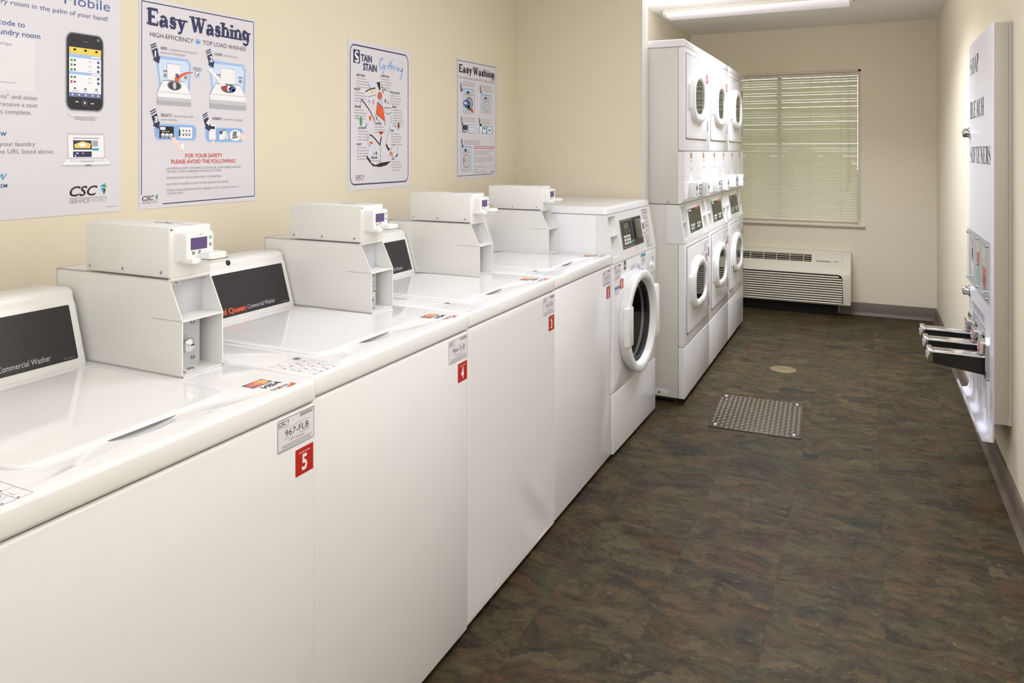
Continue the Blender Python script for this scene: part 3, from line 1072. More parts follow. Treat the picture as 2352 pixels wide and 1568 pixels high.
# control panel: slope with coin recess
FP0, FP1 = (-.0325, 1.087), (.002, .872)
g = G(); g.prism([(-.077, 1.087), FP0, FP1, (0.002, .8705), (-.0775, .8705)], 'y', .0, FLW, PLASTIC)
cp = g.build('control_panel', t)


def slope_cutter(P0, P1, y0, y1, za, zb, depth, m):
    fx = lambda z: P0[0] + (P1[0] - P0[0]) * (P0[1] - z) / (P0[1] - P1[1])
    c = G()
    c.prism([(fx(za) + .02, za), (fx(za) - depth, za), (fx(zb) - depth, zb), (fx(zb) + .02, zb)], 'y', y0, y1, m)
    return c


cut(cp, [slope_cutter(FP0, FP1, .014, .116, .895, .988, .04, PLASTIC), slope_cutter(FP0, FP1, .014, .116, .994, 1.076, .034, PLASTIC)])


def slope_pt(P0, P1, y, z, off=0.0):
    k = (P0[1] - z) / (P0[1] - P1[1])
    n = Vector((P0[1] - P1[1], 0, P1[0] - P0[0])).normalized()
    return Vector((P0[0] + (P1[0] - P0[0]) * k, y, z)) + n * off


class SArt(Art):
    """printed artwork on a machine's sloped panel, addressed by (y, height)"""
    def __init__(self, P0, P1, base=.0005):
        Art.__init__(self, (P1[0], 0, P1[1]), (0, 1, 0), (P0[0] - P1[0], 0, P0[1] - P1[1]), 1.0, base)
        self.z1 = P1[1]
        self.f = math.hypot(P0[0] - P1[0], P0[1] - P1[1]) / (P0[1] - P1[1])

    def P(self, u, v):
        return Art.P(self, u, (v - self.z1) * self.f)


g = G()
g.lathe([(.012, -.012), (.012, .016), (.009, .019)], slope_pt(FP0, FP1, .030, .943, -.03), (1, 0, .15), CHROME, 18, False, True)
lab(g.build('lock', cp), 'chrome key lock in the coin recess')
a = SArt(FP0, FP1)
a.rect(.160, .915, .488, 1.050, BLACK)
a.up().ring(.168, .921, .337, 1.0455, .002, .0022, PRINTGREY)
a.up().rect(.1705, .9235, .3345, 1.043, KEYP)
a.up().rect(.212, 1.006, .28, 1.031, mat('lcd_olive', (104, 102, 88), 0.3))
for q in range(5):
    a.rect(.222 + q * .018, .985, .231 + q * .018, .994, INKGREY)
    a.scribble(.218 + q * .018, .998, .232 + q * .018, .003, INKGREY)
for q in range(3):
    a.scribble(.176, .968 - q * .016, .192, .004, INKGREY)
pan = lab(a.build('keypad_panel', cp), 'black keypad and reader panel')
a = None
for r_ in range(3):
    for c_ in range(3):
        g = G(); yy, zz = .204 + .034 * c_, .970 - .0155 * r_
        g.loft([[slope_pt(FP0, FP1, p, q, o_) for p, q in rr(.023 - i_, .0115 - i_, .003, 3, yy, zz)] for o_, i_ in ((.0006, 0), (.003, 0), (.0036, .001))], KEYW, True, False, True)
        g.build('key', cp)
g = G()
g.loft([[slope_pt(FP0, FP1, p, q, o_) for p, q in rr(.023 - i_, .0115 - i_, .003, 3, .306, .940)] for o_, i_ in ((.0006, 0), (.003, 0), (.0036, .001))], GREENK, True, False, True)
lab(g.build('key', cp), 'green start key')
g = G()
g.loft([[slope_pt(FP0, FP1, p, q, o_) for p, q in rr(.050 - i_, .094 - i_, .007, 4, .410, .990)] for o_, i_ in ((0, 0), (.028, 0), (.031, .003))], SHADE_HINGE, True, False, True)
rd = g.build('card_reader', cp)
g = G()
g.loft([[slope_pt(FP0, FP1, p, q, o_) for p, q in rr(.047 - i_, .088 - i_, .006, 4, .410, .990)] for o_, i_ in ((.0305, 0), (.033, 0), (.034, .003))], PLASTIC, True, False, True)
g.loft([[slope_pt(FP0, FP1, p, q, o_) for p, q in rr(.030, .030, .002, 3, .408, 1.000)] for o_ in (.0341, .0345)], INKGREY, True, False, True)
g.loft([[slope_pt(FP0, FP1, p, q, o_) for p, q in rr(.006, .012, .001, 2, .402, .966)] for o_ in (.0341, .0345)], INKGREY, True, False, True)
g.loft([[slope_pt(FP0, FP1, p, q, o_) for p, q in rr(.006, .012, .001, 2, .418, .966)] for o_ in (.0341, .0345)], INKGREY, True, False, True)
g.build('reader_face', cp)
a = SArt(FP0, FP1)
a.rect(.522, .886, .617, 1.076, mat('label_silver', (214, 211, 205), 0.4))
a.up().rect(.524, 1.070, .614, 1.074, INKGREY).rect(.526, .887, .616, .890, INKGREY)
a.scribble(.53, 1.056, .61, .008, INKGREY).scribble(.54, 1.040, .57, .005, INKGREY)
for q, (z_, u1) in enumerate(((1.028, .605), (1.006, .61), (.992, .61), (.986, .6), (.966, .60), (.938, .575), (.926, .57), (.916, .58), (.907, .575), (.899, .57))):
    a.scribble(.545 if q < 5 else .53, z_, u1, .005, INKGREY)
a.build('care_label', cp)
# soap drawer with a finger cup
pts = rr(.170, .118, .008, 5, .588, .806)
g = G()
dp = []
for k, (a_, b_) in enumerate(pts):
    dp.append((a_, b_))
low = [p for p in dp]
for k, p in enumerate(low):
    if p[0] < .56 and p[1] < .80:
        pass
g.loft([[(x_, a_ if not (b_ < .79 and a_ < .54) else a_ + (.79 - b_) * .6, b_) for a_, b_ in rr(.170 - 2 * i_, .118 - 2 * i_, .014, 6, .588, .806)] for x_, i_ in ((-.018, 0), (.001, 0), (.0035, .0012), (.0045, .004))], PLASTIC, True, True, True)
dr = g.build('soap_drawer', t)
c = G(); c.sphere((.012, .600, .800), (.028, .046, .030), PLASTIC, 28, 18)
cut(dr, [c])
g = G(); g.sphere((-.008, .598, .786), (.018, .036, .020), PLASTIC, 24, 14); g.build('drawer_grip', t)
# porthole door
cy, cz = .303, .563
g = G()
g.lathe([(.200, -.002), (.228, .0), (.232, .006), (.240, .038), (.2405, .043), (.237, .0475), (.230, .0495), (.214, .0495), (.205, .0475), (.201, .043), (.197, .032), (.192, .022), (.186, .006), (.183, -.006)], (0.001, cy, cz), (1, 0, 0), PLASTIC, 96)
dw = g.build('door', t, 50)
g = G()
hl = []
for x_, i_ in ((.001, 0), (.036, 0), (.041, .003), (.043, .008)):
    hl.append([(x_, a_, b_) for a_, b_ in rr(.094 - i_, .27 - i_, .022, 5, .562, .560)])
g.loft(hl, PLASTIC, True, True, True); g.build('hinge_cover', dw)
g = G(); g.loft([[(x_, a_, b_) for a_, b_ in rr(.072 - i_, .178 - i_, .008, 4, .100, .575)] for x_, i_ in ((.030, 0), (.0475, 0), (.0515, .002), (.0525, .006))], PLASTIC, True, True, True); g.build('door_handle', dw)
g = G(); g.lathe([(.193, .018), (.188, .024), (.182, .022), (.178, .012), (.182, -.004)], (0, cy, cz), (1, 0, 0), RUBBER, 72); g.build('gasket', dw)
g = G(); g.lathe([(.184, .018), (.172, .004), (.145, -.046), (.10, -.078), (.05, -.094), (.002, -.098)], (0, cy, cz), (1, 0, 0), DOORGLASS, 64); g.build('door_glass', dw)
g = G(); g.lathe([(.189, -.019), (.20, -.03), (.25, -.05), (.25, -.42), (.02, -.44)], (0, cy, cz), (1, 0, 0), DRUM, 48, False, True)
for k in range(3):
    a_ = math.radians(40 + 120 * k)
    g.box((-.40, cy + .20 * math.cos(a_) - .02, cz + .20 * math.sin(a_) - .02), (-.07, cy + .20 * math.cos(a_) + .02, cz + .20 * math.sin(a_) + .02), DRUM, .008)
drum = g.build('drum', t)
# cabinet must be hollow for the drum
g = G(); oct_hole_panel(g, ENAMEL, .004, FLW - .004, .03, .8665, .303, .563, .255, -.0775, -.0205); g.build('front_frame', t, 50)
cb = kid(t, 'cabinet')[0]
c = G(); c.cyl((-.46, cy, cz), .262, .5, (1, 0, 0), DARKV, 48)
cut(cb, [c])
id_sticker(t, '963-FLB', 1, .018, .860, .108, .794, (.094, .742, .145, .788))
a = Art((0, .151, .822), (0, 1, 0), (0, 0, 1), 1, .0004)
for i in range(8):
    for j in range(12):
        if (i * 7 + j * 5 + i * j) % 3 and not (5 <= j <= 5):
            a.rect(i * .004, j * .0035, i * .004 + .004, j * .0035 + .0035, INKBLK)
for c_ in [o for o in [a.build('serial_sticker', t)]]:
    lab(c_, 'small black-printed serial sticker')
a = Art((0, .022, .728), (0, 1, 0), (0, 0, 1), 1, .0004)
a.rect(0, .022, .072, .034, INKBLUE).up().text('ATTENTION', .036, .0255, .005, INKWHITE, al='C')
for q in range(4):
    a.scribble(.002, .016 - q * .006, .066, .003, INKLT)
lab(a.build('notice_sticker', t), 'small notice with a blue bar')
a = Art((0, .418, .802), (0, 1, 0), (0, 0, 1), 1, .0004)
a.rect(0, .046, .08, .060, INKTEAL)
a.rect(.036, .022, .044, .038, INKNAVY)
for q in range(7):
    a.scribble(.004, .040 - q * .006, .074, .003, INKLT)
lab(a.build('notice_sticker', t), 'small notice with a sky-blue bar')
# blue lettering following the rim over the door
a = Art((0, cy, cz), (0, 1, 0), (0, 0, 1), 1, .0006)
for k, ch in enumerate('LEAVE DOOR OPEN'):
    if ch == ' ':
        continue
    th_ = 100 - k * 3.4
    R_ = .2475
    a.text(ch, R_ * math.cos(math.radians(th_)), R_ * math.sin(math.radians(th_)), .020, INKBLUE, w=.010, rot=th_ - 90)
lab(a.build('door_lettering', t), 'blue lettering arched over the door')

# ------------------------------------------------------------------ stacked tumble dryers
DW = 0.694


def win_loop(w, h, cy, cz, x, n=48):
    out = []
    for k in range(n):
        a = 2 * math.pi * k / n
        c, s = math.cos(a), math.sin(a)
        e = 2.2 if s > 0 else 3.6
        q = (abs(c) ** e + abs(s) ** e) ** (-1 / e)
        out.append((x, cy + w / 2 * c * q, cz + h / 2 * s * q))
    return out


def dryer_door(t, y0, y1, z0, z1, cy, cz, gw, gh):
    """door slab with shaded gap, window and pull"""
    g = G(); g.box((-.001, y0 - .004, z0 - .004), (.0015, y1 + .003, z1 + .005), SEAM); gap_shade = g.build('door_gap_shade', t)  # grey sheet standing for the shade in the door gap
    g = G()
    w, h = y1 - y0, z1 - z0
    g.loft([[(x, a, b) for a, b in rr(w - 2 * i, h - 2 * i, .02, 6, (y0 + y1) / 2, (z0 + z1) / 2)] for x, i in ((.0, 0), (.003, 0), (.0052, .001), (.006, .003))], ENAMEL, True, True, True)
    d = g.build('door', t)
    c = G(); c.loft([win_loop(gw + .012, gh + .012, cy, cz, -.01), win_loop(gw + .012, gh + .012, cy, cz, .03)], ENAMEL, True, True, True)
    cut(d, [c])
    g = G()
    g.loft([win_loop(gw + q, gh + q * .92, cy, cz, x) for q, x in ((.105, .004), (.103, .014), (.094, .023), (.078, .028), (.05, .0295), (.025, .0285), (.008, .026), (.0, .022), (-.004, .016))], PLASTIC, True)
    g.build('window_frame', d, 60)
    g = G(); g.loft([win_loop(gw - .001, gh - .001, cy, cz, .014), win_loop(gw - .001, gh - .001, cy, cz, .0185)], DGLASS, True, True, True); lab(g.build('window_glass', d), 'dark window glass')
    hy = cy - gw / 2 - .055
    g = G()
    g.box((.005, hy - .055, cz - .082), (.009, hy + .03, cz + .062), PLASTIC, .0015)
    g.box((.006, hy - .052, cz - .08), (.021, hy - .032, cz + .06), PLASTIC, .006, 3)
    g.build('pull_handle', d)
    for zh in (z0 + .083, z1 - .088):
        g = G(); g.box((.001, y1 + .004, zh - .031), (.008, y1 + .012, zh + .031), SHADE_HINGE, .002); lab(g.build('hinge', d), 'dark metal hinge')
    return d


def small_marks(t, y, z, name='payment_sticker'):
    a = Art((0, y, z), (0, 1, 0), (0, 0, 1), 1, .0004)
    a.rect(0, .002, .05, .016, INKNAVY).rect(0, .018, .05, .032, INKNAVY)
    a.up().ell(.018, .009, .014, .006, INKRED).ell(.033, .009, .014, .006, INKYEL)
    a.ell(.018, .025, .014, .006, INKRED).ell(.033, .025, .014, .006, INKYEL)
    a.text('VISA', .006, -.018, .011, INKGREY, w=.038)
    a.line([(.004, -.044), (.036, -.040)], .002, INKLT)
    a.poly([(.012, -.062), (.046, -.062), (.046, -.046), (.038, -.056)], INKORANGE)
    a.build(name, t)


def make_dryer():
    t = thing('stacked_tumble_dryer', '', 'dryer', group='white stacked tumble dryers beside the window')
    D = -.72
    g = G(); g.box((D, .0045, 1.0855), (-.0365, DW - .002, 1.9405), ALMOND_STEEL, .003); g.box((D + .01, .007, 1.078), (-.03, DW - .005, 1.09), GAP); up = g.build('upper_cabinet', t)
    for sx in (-.09, -.5):
        g = G(); g.lathe([(.0065, 0), (.005, .003), (.002, .004)], (sx, .0045, 1.098), (0, -1, 0), STEEL, 12, False, True); g.build('screw', up)
    g = G(); g.box((D, .0045, .031), (-.0365, DW - .002, 1.0825), ALMOND_STEEL, .003)
    lo = g.build('lower_cabinet', t)
    g = G(); g.box((D + .02, .003, .033), (-.085, .0055, .072), ALMOND_STEEL, .001); lab(g.build('access_strip', lo), 'screwed strip along the side foot')
    g = G(); g.lathe([(.006, 0), (.004, .003), (.002, .0035)], (-.14, .0032, .052), (0, -1, 0), GAP, 12, False, True); g.build('screw', lo)
    g = G(); g.box((D + .05, .03, .012), (-.03, DW - .03, .032), GAP); g.build('base_rail', t)
    for fx in (-.06, D + .07):
        for fy in (.05, DW - .05):
            g = G(); g.cyl((fx, fy, 0), .017, .032, (0, 0, 1), RUBBER, 14); g.build('foot', t)
    g = G(); g.box((D, .0015, 1.942), (0.0, DW - .0005, 1.983), ENAMEL, .007, 3); g.build('top_panel', t)
    g = G(); g.box((-.0355, .001, 1.376), (0, DW - .001, 1.9395), ENAMEL, .005, 3); g.build('upper_front', t)
    dryer_door(t, .032, .600, 1.444, 1.908, .303, 1.685, .258, .196)
    # coin panel with two card readers
    g = G()
    g.prism([(-.036, 1.0865), (-.024, 1.0865), (0, 1.114), (0, 1.373), (-.036, 1.373)], 'y', .001, DW - .001, ENAMEL)
    cpn = g.build('payment_panel', t)
    for ya, yb, za, zb in ((.114, .210, 1.114, 1.203), (.461, .545, 1.106, 1.197)):
        g = G()
        g.loft([[(x, a, b) for a, b in rr(yb - ya - 2 * i, zb - za - 2 * i, .007, 4, (ya + yb) / 2, (za + zb) / 2)] for x, i in ((0, 0), (.028, 0), (.032, .002), (.033, .006))], PLASTIC, True, True, True)
        g.build('card_reader', cpn)
        a = Art((.0332, ya, za), (0, 1, 0), (0, 0, 1), 1, .0003)
        w_ = yb - ya
        a.rect(w_ * .25, .042, w_ * .75, .066, INKGREY).rect(w_ * .3, .014, w_ * .42, .026, INKGREY).rect(w_ * .58, .014, w_ * .7, .026, INKGREY)
        a.scribble(w_ * .2, .074, w_ * .8, .004, INKLT)
        a.build('reader_screen', cpn)
    a = Art((0, .384, 1.120), (0, 1, 0), (0, 0, 1), 1, .0004)
    a.rect(0, 0, .07, .058, INKBLK).up()
    for k in range(6):
        a.rect(.006 + k * .0105, .006, .0105 + k * .0105, .030, INKWHITE)
    for k in range(4):
        a.rect(.008 + k * .015, .036, .016 + k * .015, .052, INKWHITE)
    lab(a.build('serial_sticker', cpn), 'black sticker with a white bar pattern')
    small_marks(cpn, .145, 1.333)
    small_marks(cpn, .488, 1.333)
    # sloped control panel
    P0, P1 = (-.030, 1.082), (0.0, .8725)
    g = G(); g.prism([(-.10, 1.082), P0, P1, (0, .871), (-.10, .871)], 'y', .001, DW - .001, PLASTIC)
    cp_ = g.build('control_panel', t)
    m_ = PLASTIC
    cut(cp_, [slope_cutter(P0, P1, .030, .122, .893, .980, .055, m_), slope_cutter(P0, P1, .030, .122, .986, 1.070, .045, m_),
              slope_cutter(P0, P1, .566, .662, .886, .978, .055, m_), slope_cutter(P0, P1, .566, .662, .984, 1.070, .045, m_)])
    for yy in (.055, .595):
        g = G(); g.lathe([(.011, -.01), (.011, .018), (.008, .021)], slope_pt(P0, P1, yy, .940, -.045), (1, 0, .15), CHROME, 16, False, True); g.build('lock', cp_)
    a = SArt(P0, P1)
    a.rect(.184, .912, .519, 1.0455, BLACK)
    a.up().rect(.192, .918, .345, 1.030, KEYP).rect(.36, .918, .512, 1.030, KEYP)
    a.up().poly([(.19, 1.032), (.235, 1.043), (.285, 1.032)], INKWHITE).poly([(.44, .914), (.485, .914), (.4625, .9185)], INKWHITE)
    a.rect(.39, 1.034, .49, 1.043, INKORANGE)
    for u in (.23, .40):
        a.ell(u + .03, 1.0, .028, .012, mat('keypad_print', (66, 62, 56), 0.4), 14)
        a.ell(u + .03, .975, .02, .008, mat('keypad_print', (66, 62, 56), 0.4), 14)
    a.line([(.20, .917), (.33, .917)], .0016, PRINTGREY)
    lab(a.build('keypad_panel', cp_), 'black control panel with two keypads')
    a = SArt(P0, P1, .0016)
    for u in (.215, .375):
        for r_ in range(2):
            for c_ in range(3):
                a.rect(u + c_ * .038, .928 + r_ * .0175, u + c_ * .038 + .026, .941 + r_ * .0175, GREENK if (r_ == 0 and c_ == 2) else KEYW)
    o_ = lab(a.build('keys', cp_), 'small white and green keys')
    o_['kind'] = 'stuff'
    g = G(); g.box((-.0355, .001, .311), (0, DW - .001, .8695), ENAMEL, .005, 3); g.build('lower_front', t)
    dryer_door(t, .056, .637, .371, .843, .325, .624, .278, .194)
    g = G(); g.box((-.0355, .001, .031), (0, DW - .001, .3085), ENAMEL, .005, 3); g.build('kick_panel', t)
    for y_, z_, rz in ((.545, 1.846, 1.787), (.548, .770, .704)):
        a = Art((.0062, y_, z_), (0, 1, 0), (0, 0, 1), 1, .0004)
        a.rrect(-.035, 0, .05, .058, .003, STICKER).up().ring(-.035, 0, .05, .058, .003, .0012, INKLT)
        a.text('CSC', -.03, .045, .007, INKGREY, shear=.3)
        a.rect(.02, .044, .046, .053, INKLT)
        a.text('FLB', -.012, .022, .012, INKGREY)
        a.scribble(-.03, .008, .046, .004, INKLT)
        a.build('identification_sticker', t)
        a = Art((.0062, y_ + .004, rz), (0, 1, 0), (0, 0, 1), 1, .0004)
        a.rect(0, 0, .045, .050, STICKRED).up().rect(.012, .011, .018, .036, INKWHITE).rect(.026, .011, .032, .036, INKWHITE).rect(.008, .041, .037, .0435, INKWHITE)
        lab(a.build('number_sticker', t), 'red number sticker')
    return t


ALMOND_STEEL = mat('grey_white_steel', (218, 214, 204), 0.4)
dp_ = make_dryer()
DL = ['nearest of the three stacked dryers, its plain side panel next to the partition wall',
      'middle of the three stacked dryers',
      'farthest of the three stacked dryers, closest to the window']
for i in range(3):
    loc = (0.133, 2.81 + i * .6964, 0)
    if i == 0:
        dp_.location = loc
        dp_['label'] = DL[0]
    else:
        dup(dp_, loc, 0, DL[i])

# ------------------------------------------------------------------ wall heater / air conditioner under the window
PX0, PX1 = -.18, .903
t = thing('wall_air_conditioner', 'beige through-wall air conditioner under the window', 'air conditioner', ((PX0 + PX1) / 2, YB, 0))
pm = Matrix.Translation((-(PX0 + PX1) / 2, -YB, 0))
prof = [(0, .528), (.052, .528), (.060, .5265), (.066, .522), (.150, .428), (.176, .402), (.194, .378), (.203, .352), (.206, .325), (.206, .112), (.203, .103), (.196, .098), (0, .098)]
loops = []
c0 = (.1, .3)
for x, s in ((PX0, .97), (PX0 + .004, .99), (PX0 + .01, 1), (PX1 - .012, 1), (PX1 - .005, .99), (PX1 - .0012, .972), (PX1, .95)):
    loops.append([(x, YB - max(0.0, c0[0] + (d - c0[0]) * s) if d > 0 else YB, c0[1] + (z - c0[1]) * s) for d, z in prof])
g = G(); g.loft(loops, PTACM, True, True, True)
g.bm.transform(pm)
cov = g.build('cover', t, 35)
# front grille opening with rounded upper corners, discharge louvre opening in the slope
GX0, GX1, GZ0, GZ1 = PX0 + .06, .842, .104, .352
c1 = G()
pts = [(GX0, GZ0), (GX1 + .004, GZ0), (GX1, GZ0 + .10)] + [(GX1 - .035 - .004 + .035 * math.cos(a), GZ1 - .035 + .035 * math.sin(a)) for a in [math.radians(q) for q in (0, 15, 30, 45, 60, 75, 90)]] + \
      [(GX0 + .035 - .035 * math.sin(a), GZ1 - .035 + .035 * math.cos(a)) for a in [math.radians(q) for q in (0, 30, 60, 90)]]
c1.prism(pts, 'y', YB - .26, YB - .175, PTACM); c1.bm.transform(pm)
c2 = G(); c2.prism([(YB - .052, .470), (YB - .100, .420), (YB - .155, .448), (YB - .105, .512)], 'x', PX0 + .07, .597, PTACM); c2.bm.transform(pm)
cut(cov, [c1, c2])
g = G()
pitch = (GZ1 - GZ0) / 12.4
for k in range(12):
    z = GZ0 + .004 + k * pitch
    xe = GX1 - (.0045 if k < 10 else .010 if k == 10 else .03)
    g.prism([(YB - .204, z), (YB - .2065, z + .004), (YB - .204, z + pitch * .50), (YB - .197, z + pitch * .60), (YB - .190, z + pitch * .56), (YB - .192, z)], 'x', GX0 + .003, xe, PTACM)
g.bm.transform(pm)
g.build('front_grille', t)
g = G(); g.box((GX0 + .001, YB - .183, GZ0), (GX1 - .001, YB - .174, GZ1 - .002), DARKV); g.bm.transform(pm); g.build('grille_backing', t)
g = G()
e = Vector((0, -.084, -.094)).normalized()
for k in range(5):
    c = Vector((0, YB - .078 - .068 * (k + .5) / 5, .508 - .076 * (k + .5) / 5))
    g.box((PX0 + .07, c.y - .0035, c.z - .008), (.597, c.y + .0005, c.z - .004), PTACM)
for k in range(6):
    x = .553 - .1085 * k - .02
    g.prism([(YB - .076, .5035), (YB - .081, .5055), (YB - .147, .4315), (YB - .142, .4295)], 'x', x - .002, x + .002, PTACM)
g.bm.transform(pm)
g.build('discharge_louvre', t)
g = G(); g.prism([(YB - .057, .475), (YB - .101, .4235), (YB - .103, .4255), (YB - .059, .477)], 'x', PX0 + .071, .596, DARKV); g.bm.transform(pm); g.build('louvre_backing', t)
PP0, PP1 = Vector((0, YB - .066, .522)), Vector((0, YB - .150, .428))
a = Art((0, PP1.y, PP1.z), (1, 0, 0), PP0 - PP1, 1, .0005)
a.line([(.634, .104), (.634, .026)], .0016, SEAM).line([(.634, .104), (.842, .104)], .0008, SEAM)
a.line([(.845, .100), (.832, .03), (.826, .022)], .0016, SEAM)
a.poly([(.634, .018), (.752, .018), (.738, .034), (.634, .034)], mat('finger_recess', (158, 148, 124), 0.6))
a.up().text('Amana', .765, .026, .010, INKBLK, w=.04, bold=.02, shear=.2)
a.g.bm.transform(pm)
a.build('control_door', t)
g = G(); g.box((PX0 + .05, YB - .10, 0), (.80, YB, .0985), DARKV); g.bm.transform(pm); lab(g.build('plinth', t), 'black recessed plinth')

# ------------------------------------------------------------------ venetian blind
BX0, BX1 = WX0 + .026, .950
t = thing('venetian_blind', 'closed pale green-white mini blind covering the window', 'blind', ((BX0 + BX1) / 2, YB + .035, 2.045))
bm_ = Matrix.Translation((-(BX0 + BX1) / 2, -(YB + .035), -2.045))


def bl(g, name):
    g.bm.transform(bm_)
    return g.build(name, t)


YS = YB + .030
g = G(); g.box((BX0 - .003, YS - .016, 2.020), (BX1 + .003, YS + .016, 2.046), WTRIM, .002); bl(g, 'head_rail')
g = G()
n = 58
zt, zb = 2.006, .792
ca, sa = math.cos(math.radians(56)), math.sin(math.radians(56))
rnd = random.Random(3)
for k in range(n):
    z = zt + (zb - zt) * k / (n - 1)
    pts = []
    for q in range(5):
        u = (q / 4 - .5) * .0255
        h = .0022 * (1 - (2 * q / 4 - 1) ** 2)
        pts.append((YS - (u * ca) - h * sa, z + (-u * sa) + h * ca * .0))
    back = [(y + .0004, zz - .0003) for y, zz in pts]
    loop = pts + back[::-1]
    j0, j1 = rnd.uniform(-.0012, .0012), rnd.uniform(-.0012, .0012)
    g.loft([[(BX0, y, zz + j0) for y, zz in loop], [(BX1, y, zz + j1) for y, zz in loop]], BLINDM, True, True, True)
bl(g, 'slats')
g = G(); g.box((BX0, YS - .011, .768), (BX1, YS + .011, .781), BLINDM, .003); bl(g, 'bottom_rail')
for x in (-.17, .075, .33, .58, .82):
    g = G()
    for yy in (YS - .0135, YS + .0135):
        g.box((x - .0009, yy - .0006, .78), (x + .0009, yy + .0006, 2.022), BLINDM)
    g.box((x - .0004, YS - .0135, .78), (x + .0004, YS + .0135, .7806), BLINDM)
    bl(g, 'ladder_cord')
g = G(); g.tube([(.886, YS - .020, 2.03), (.886, YS - .022, 1.10)], .0022, BLINDM, 8); bl(g, 'tilt_wand')
g = G(); g.tube([(.870, YS - .018, 2.03), (.872, YS - .018, 1.06)], .0011, BLINDM, 6); g.sphere((.872, YS - .018, 1.052), (.005, .005, .010), BLINDM, 10, 8); bl(g, 'pull_cord')

# ------------------------------------------------------------------ ceiling light
t = thing('ceiling_light', 'long fluorescent ceiling light in front of the window wall', 'ceiling light', (.275, 4.495, ZC))
lm = Matrix.Translation((-.275, -4.495, -ZC))
g = G(); g.prism([(4.365, ZC), (4.365, ZC - .012), (4.375, ZC - .014), (4.615, ZC - .014), (4.625, ZC - .012), (4.625, ZC)], 'x', -.378, .928, PTACM); g.bm.transform(lm); g.build('housing', t)
g = G(); g.prism([(4.378, ZC - .013), (4.382, ZC - .028), (4.40, ZC - .040), (4.43, ZC - .046), (4.56, ZC - .046), (4.59, ZC - .040), (4.608, ZC - .028), (4.612, ZC - .013)], 'x', -.362, .912, COLAMP); g.bm.transform(lm); lab(g.build('diffuser', t), 'pale glowing diffuser')
for xa, xb in ((-.380, -.361), (.911, .930)):
    g = G(); g.prism([(4.368, ZC), (4.372, ZC - .030), (4.395, ZC - .043), (4.43, ZC - .049), (4.56, ZC - .049), (4.595, ZC - .043), (4.618, ZC - .030), (4.622, ZC)], 'x', xa, xb, PTACM, ); g.bm.transform(lm); g.build('end_cap', t)

# ------------------------------------------------------------------ floor plate and cleanout cover
t = thing('floor_access_plate', 'square tread-plate steel cover bolted into the slate floor', 'floor plate', (.508, 2.830, 0), .05)
g = G(); g.box((-.218, -.264, 0), (.218, .264, .004), PLATE, .0012)
pl = g.build('plate', t)
g = G()
nx, ny = 18, 22
for i in range(nx):
    for j in range(ny):
        x, y = (i - (nx - 1) / 2) * .0236, (j - (ny - 1) / 2) * .0236
        if abs(abs(x) - .185) < .03 and abs(abs(y) - .232) < .03:
            continue
        s = 1 if (i + j) % 2 else -1
        d = Vector((math.cos(s * .78), math.sin(s * .78), 0))
        nrm = Vector((-d.y, d.x, 0))
        c = Vector((x, y, .004))
        L_, w_ = .0105, .0036
        b = [c + d * L_, c + nrm * w_, c - d * L_, c - nrm * w_]
        tp = [c + d * L_ * .55 + Vector((0, 0, .0017)), c + nrm * w_ * .4 + Vector((0, 0, .0017)), c - d * L_ * .55 + Vector((0, 0, .0017)), c - nrm * w_ * .4 + Vector((0, 0, .0017))]
        g.loft([b, tp], LUG, True, False, True)
tr = g.build('raised_tread', pl)
tr['kind'] = 'stuff'
for x in (-.185, .185):
    for y in (-.232, .232):
        g = G(); g.lathe([(.0125, 0), (.0115, .004), (.008, .007), (.002, .008)], (x, y, .004), (0, 0, 1), STEEL, 18, False, True); g.build('bolt', pl)
g = G(); g.lathe([(.078, 0), (.077, .002), (.073, .003), (.002, .0032)], (0, 0, 0), (0, 0, 1), BRASS, 40, True, True)
g.box((-.012, -.002, .003), (.012, .002, .0036), GAP)
o = g.build('floor_cleanout_cover'); o.location = (.545, 3.74, 0)
tag(o, 'round brass drain cover set in the floor beyond the steel plate', 'drain cover')

# ------------------------------------------------------------------ laundry-supply vending machine on the right wall
VX, VY0, VY1, VZ0, VZ1 = 1.467, 2.247, 3.002, .230, 1.882
t = thing('laundry_supply_vendor', 'white wall vending machine lettered SOAP BLEACH SOFTENERS on the right wall', 'vending machine', (XR, (VY0 + VY1) / 2, 0))
vm = Matrix.Translation((-XR, -(VY0 + VY1) / 2, 0))


def vb(g, name, par=None, **k):
    g.bm.transform(vm)
    return g.build(name, par or t, **k)


def VA(y, z, base=.0006, x=None):
    """front artwork: u runs to the reader's right (towards -y), v up"""
    return Art((x or VX, y, z), (0, -1, 0), (0, 0, 1), 1, base)


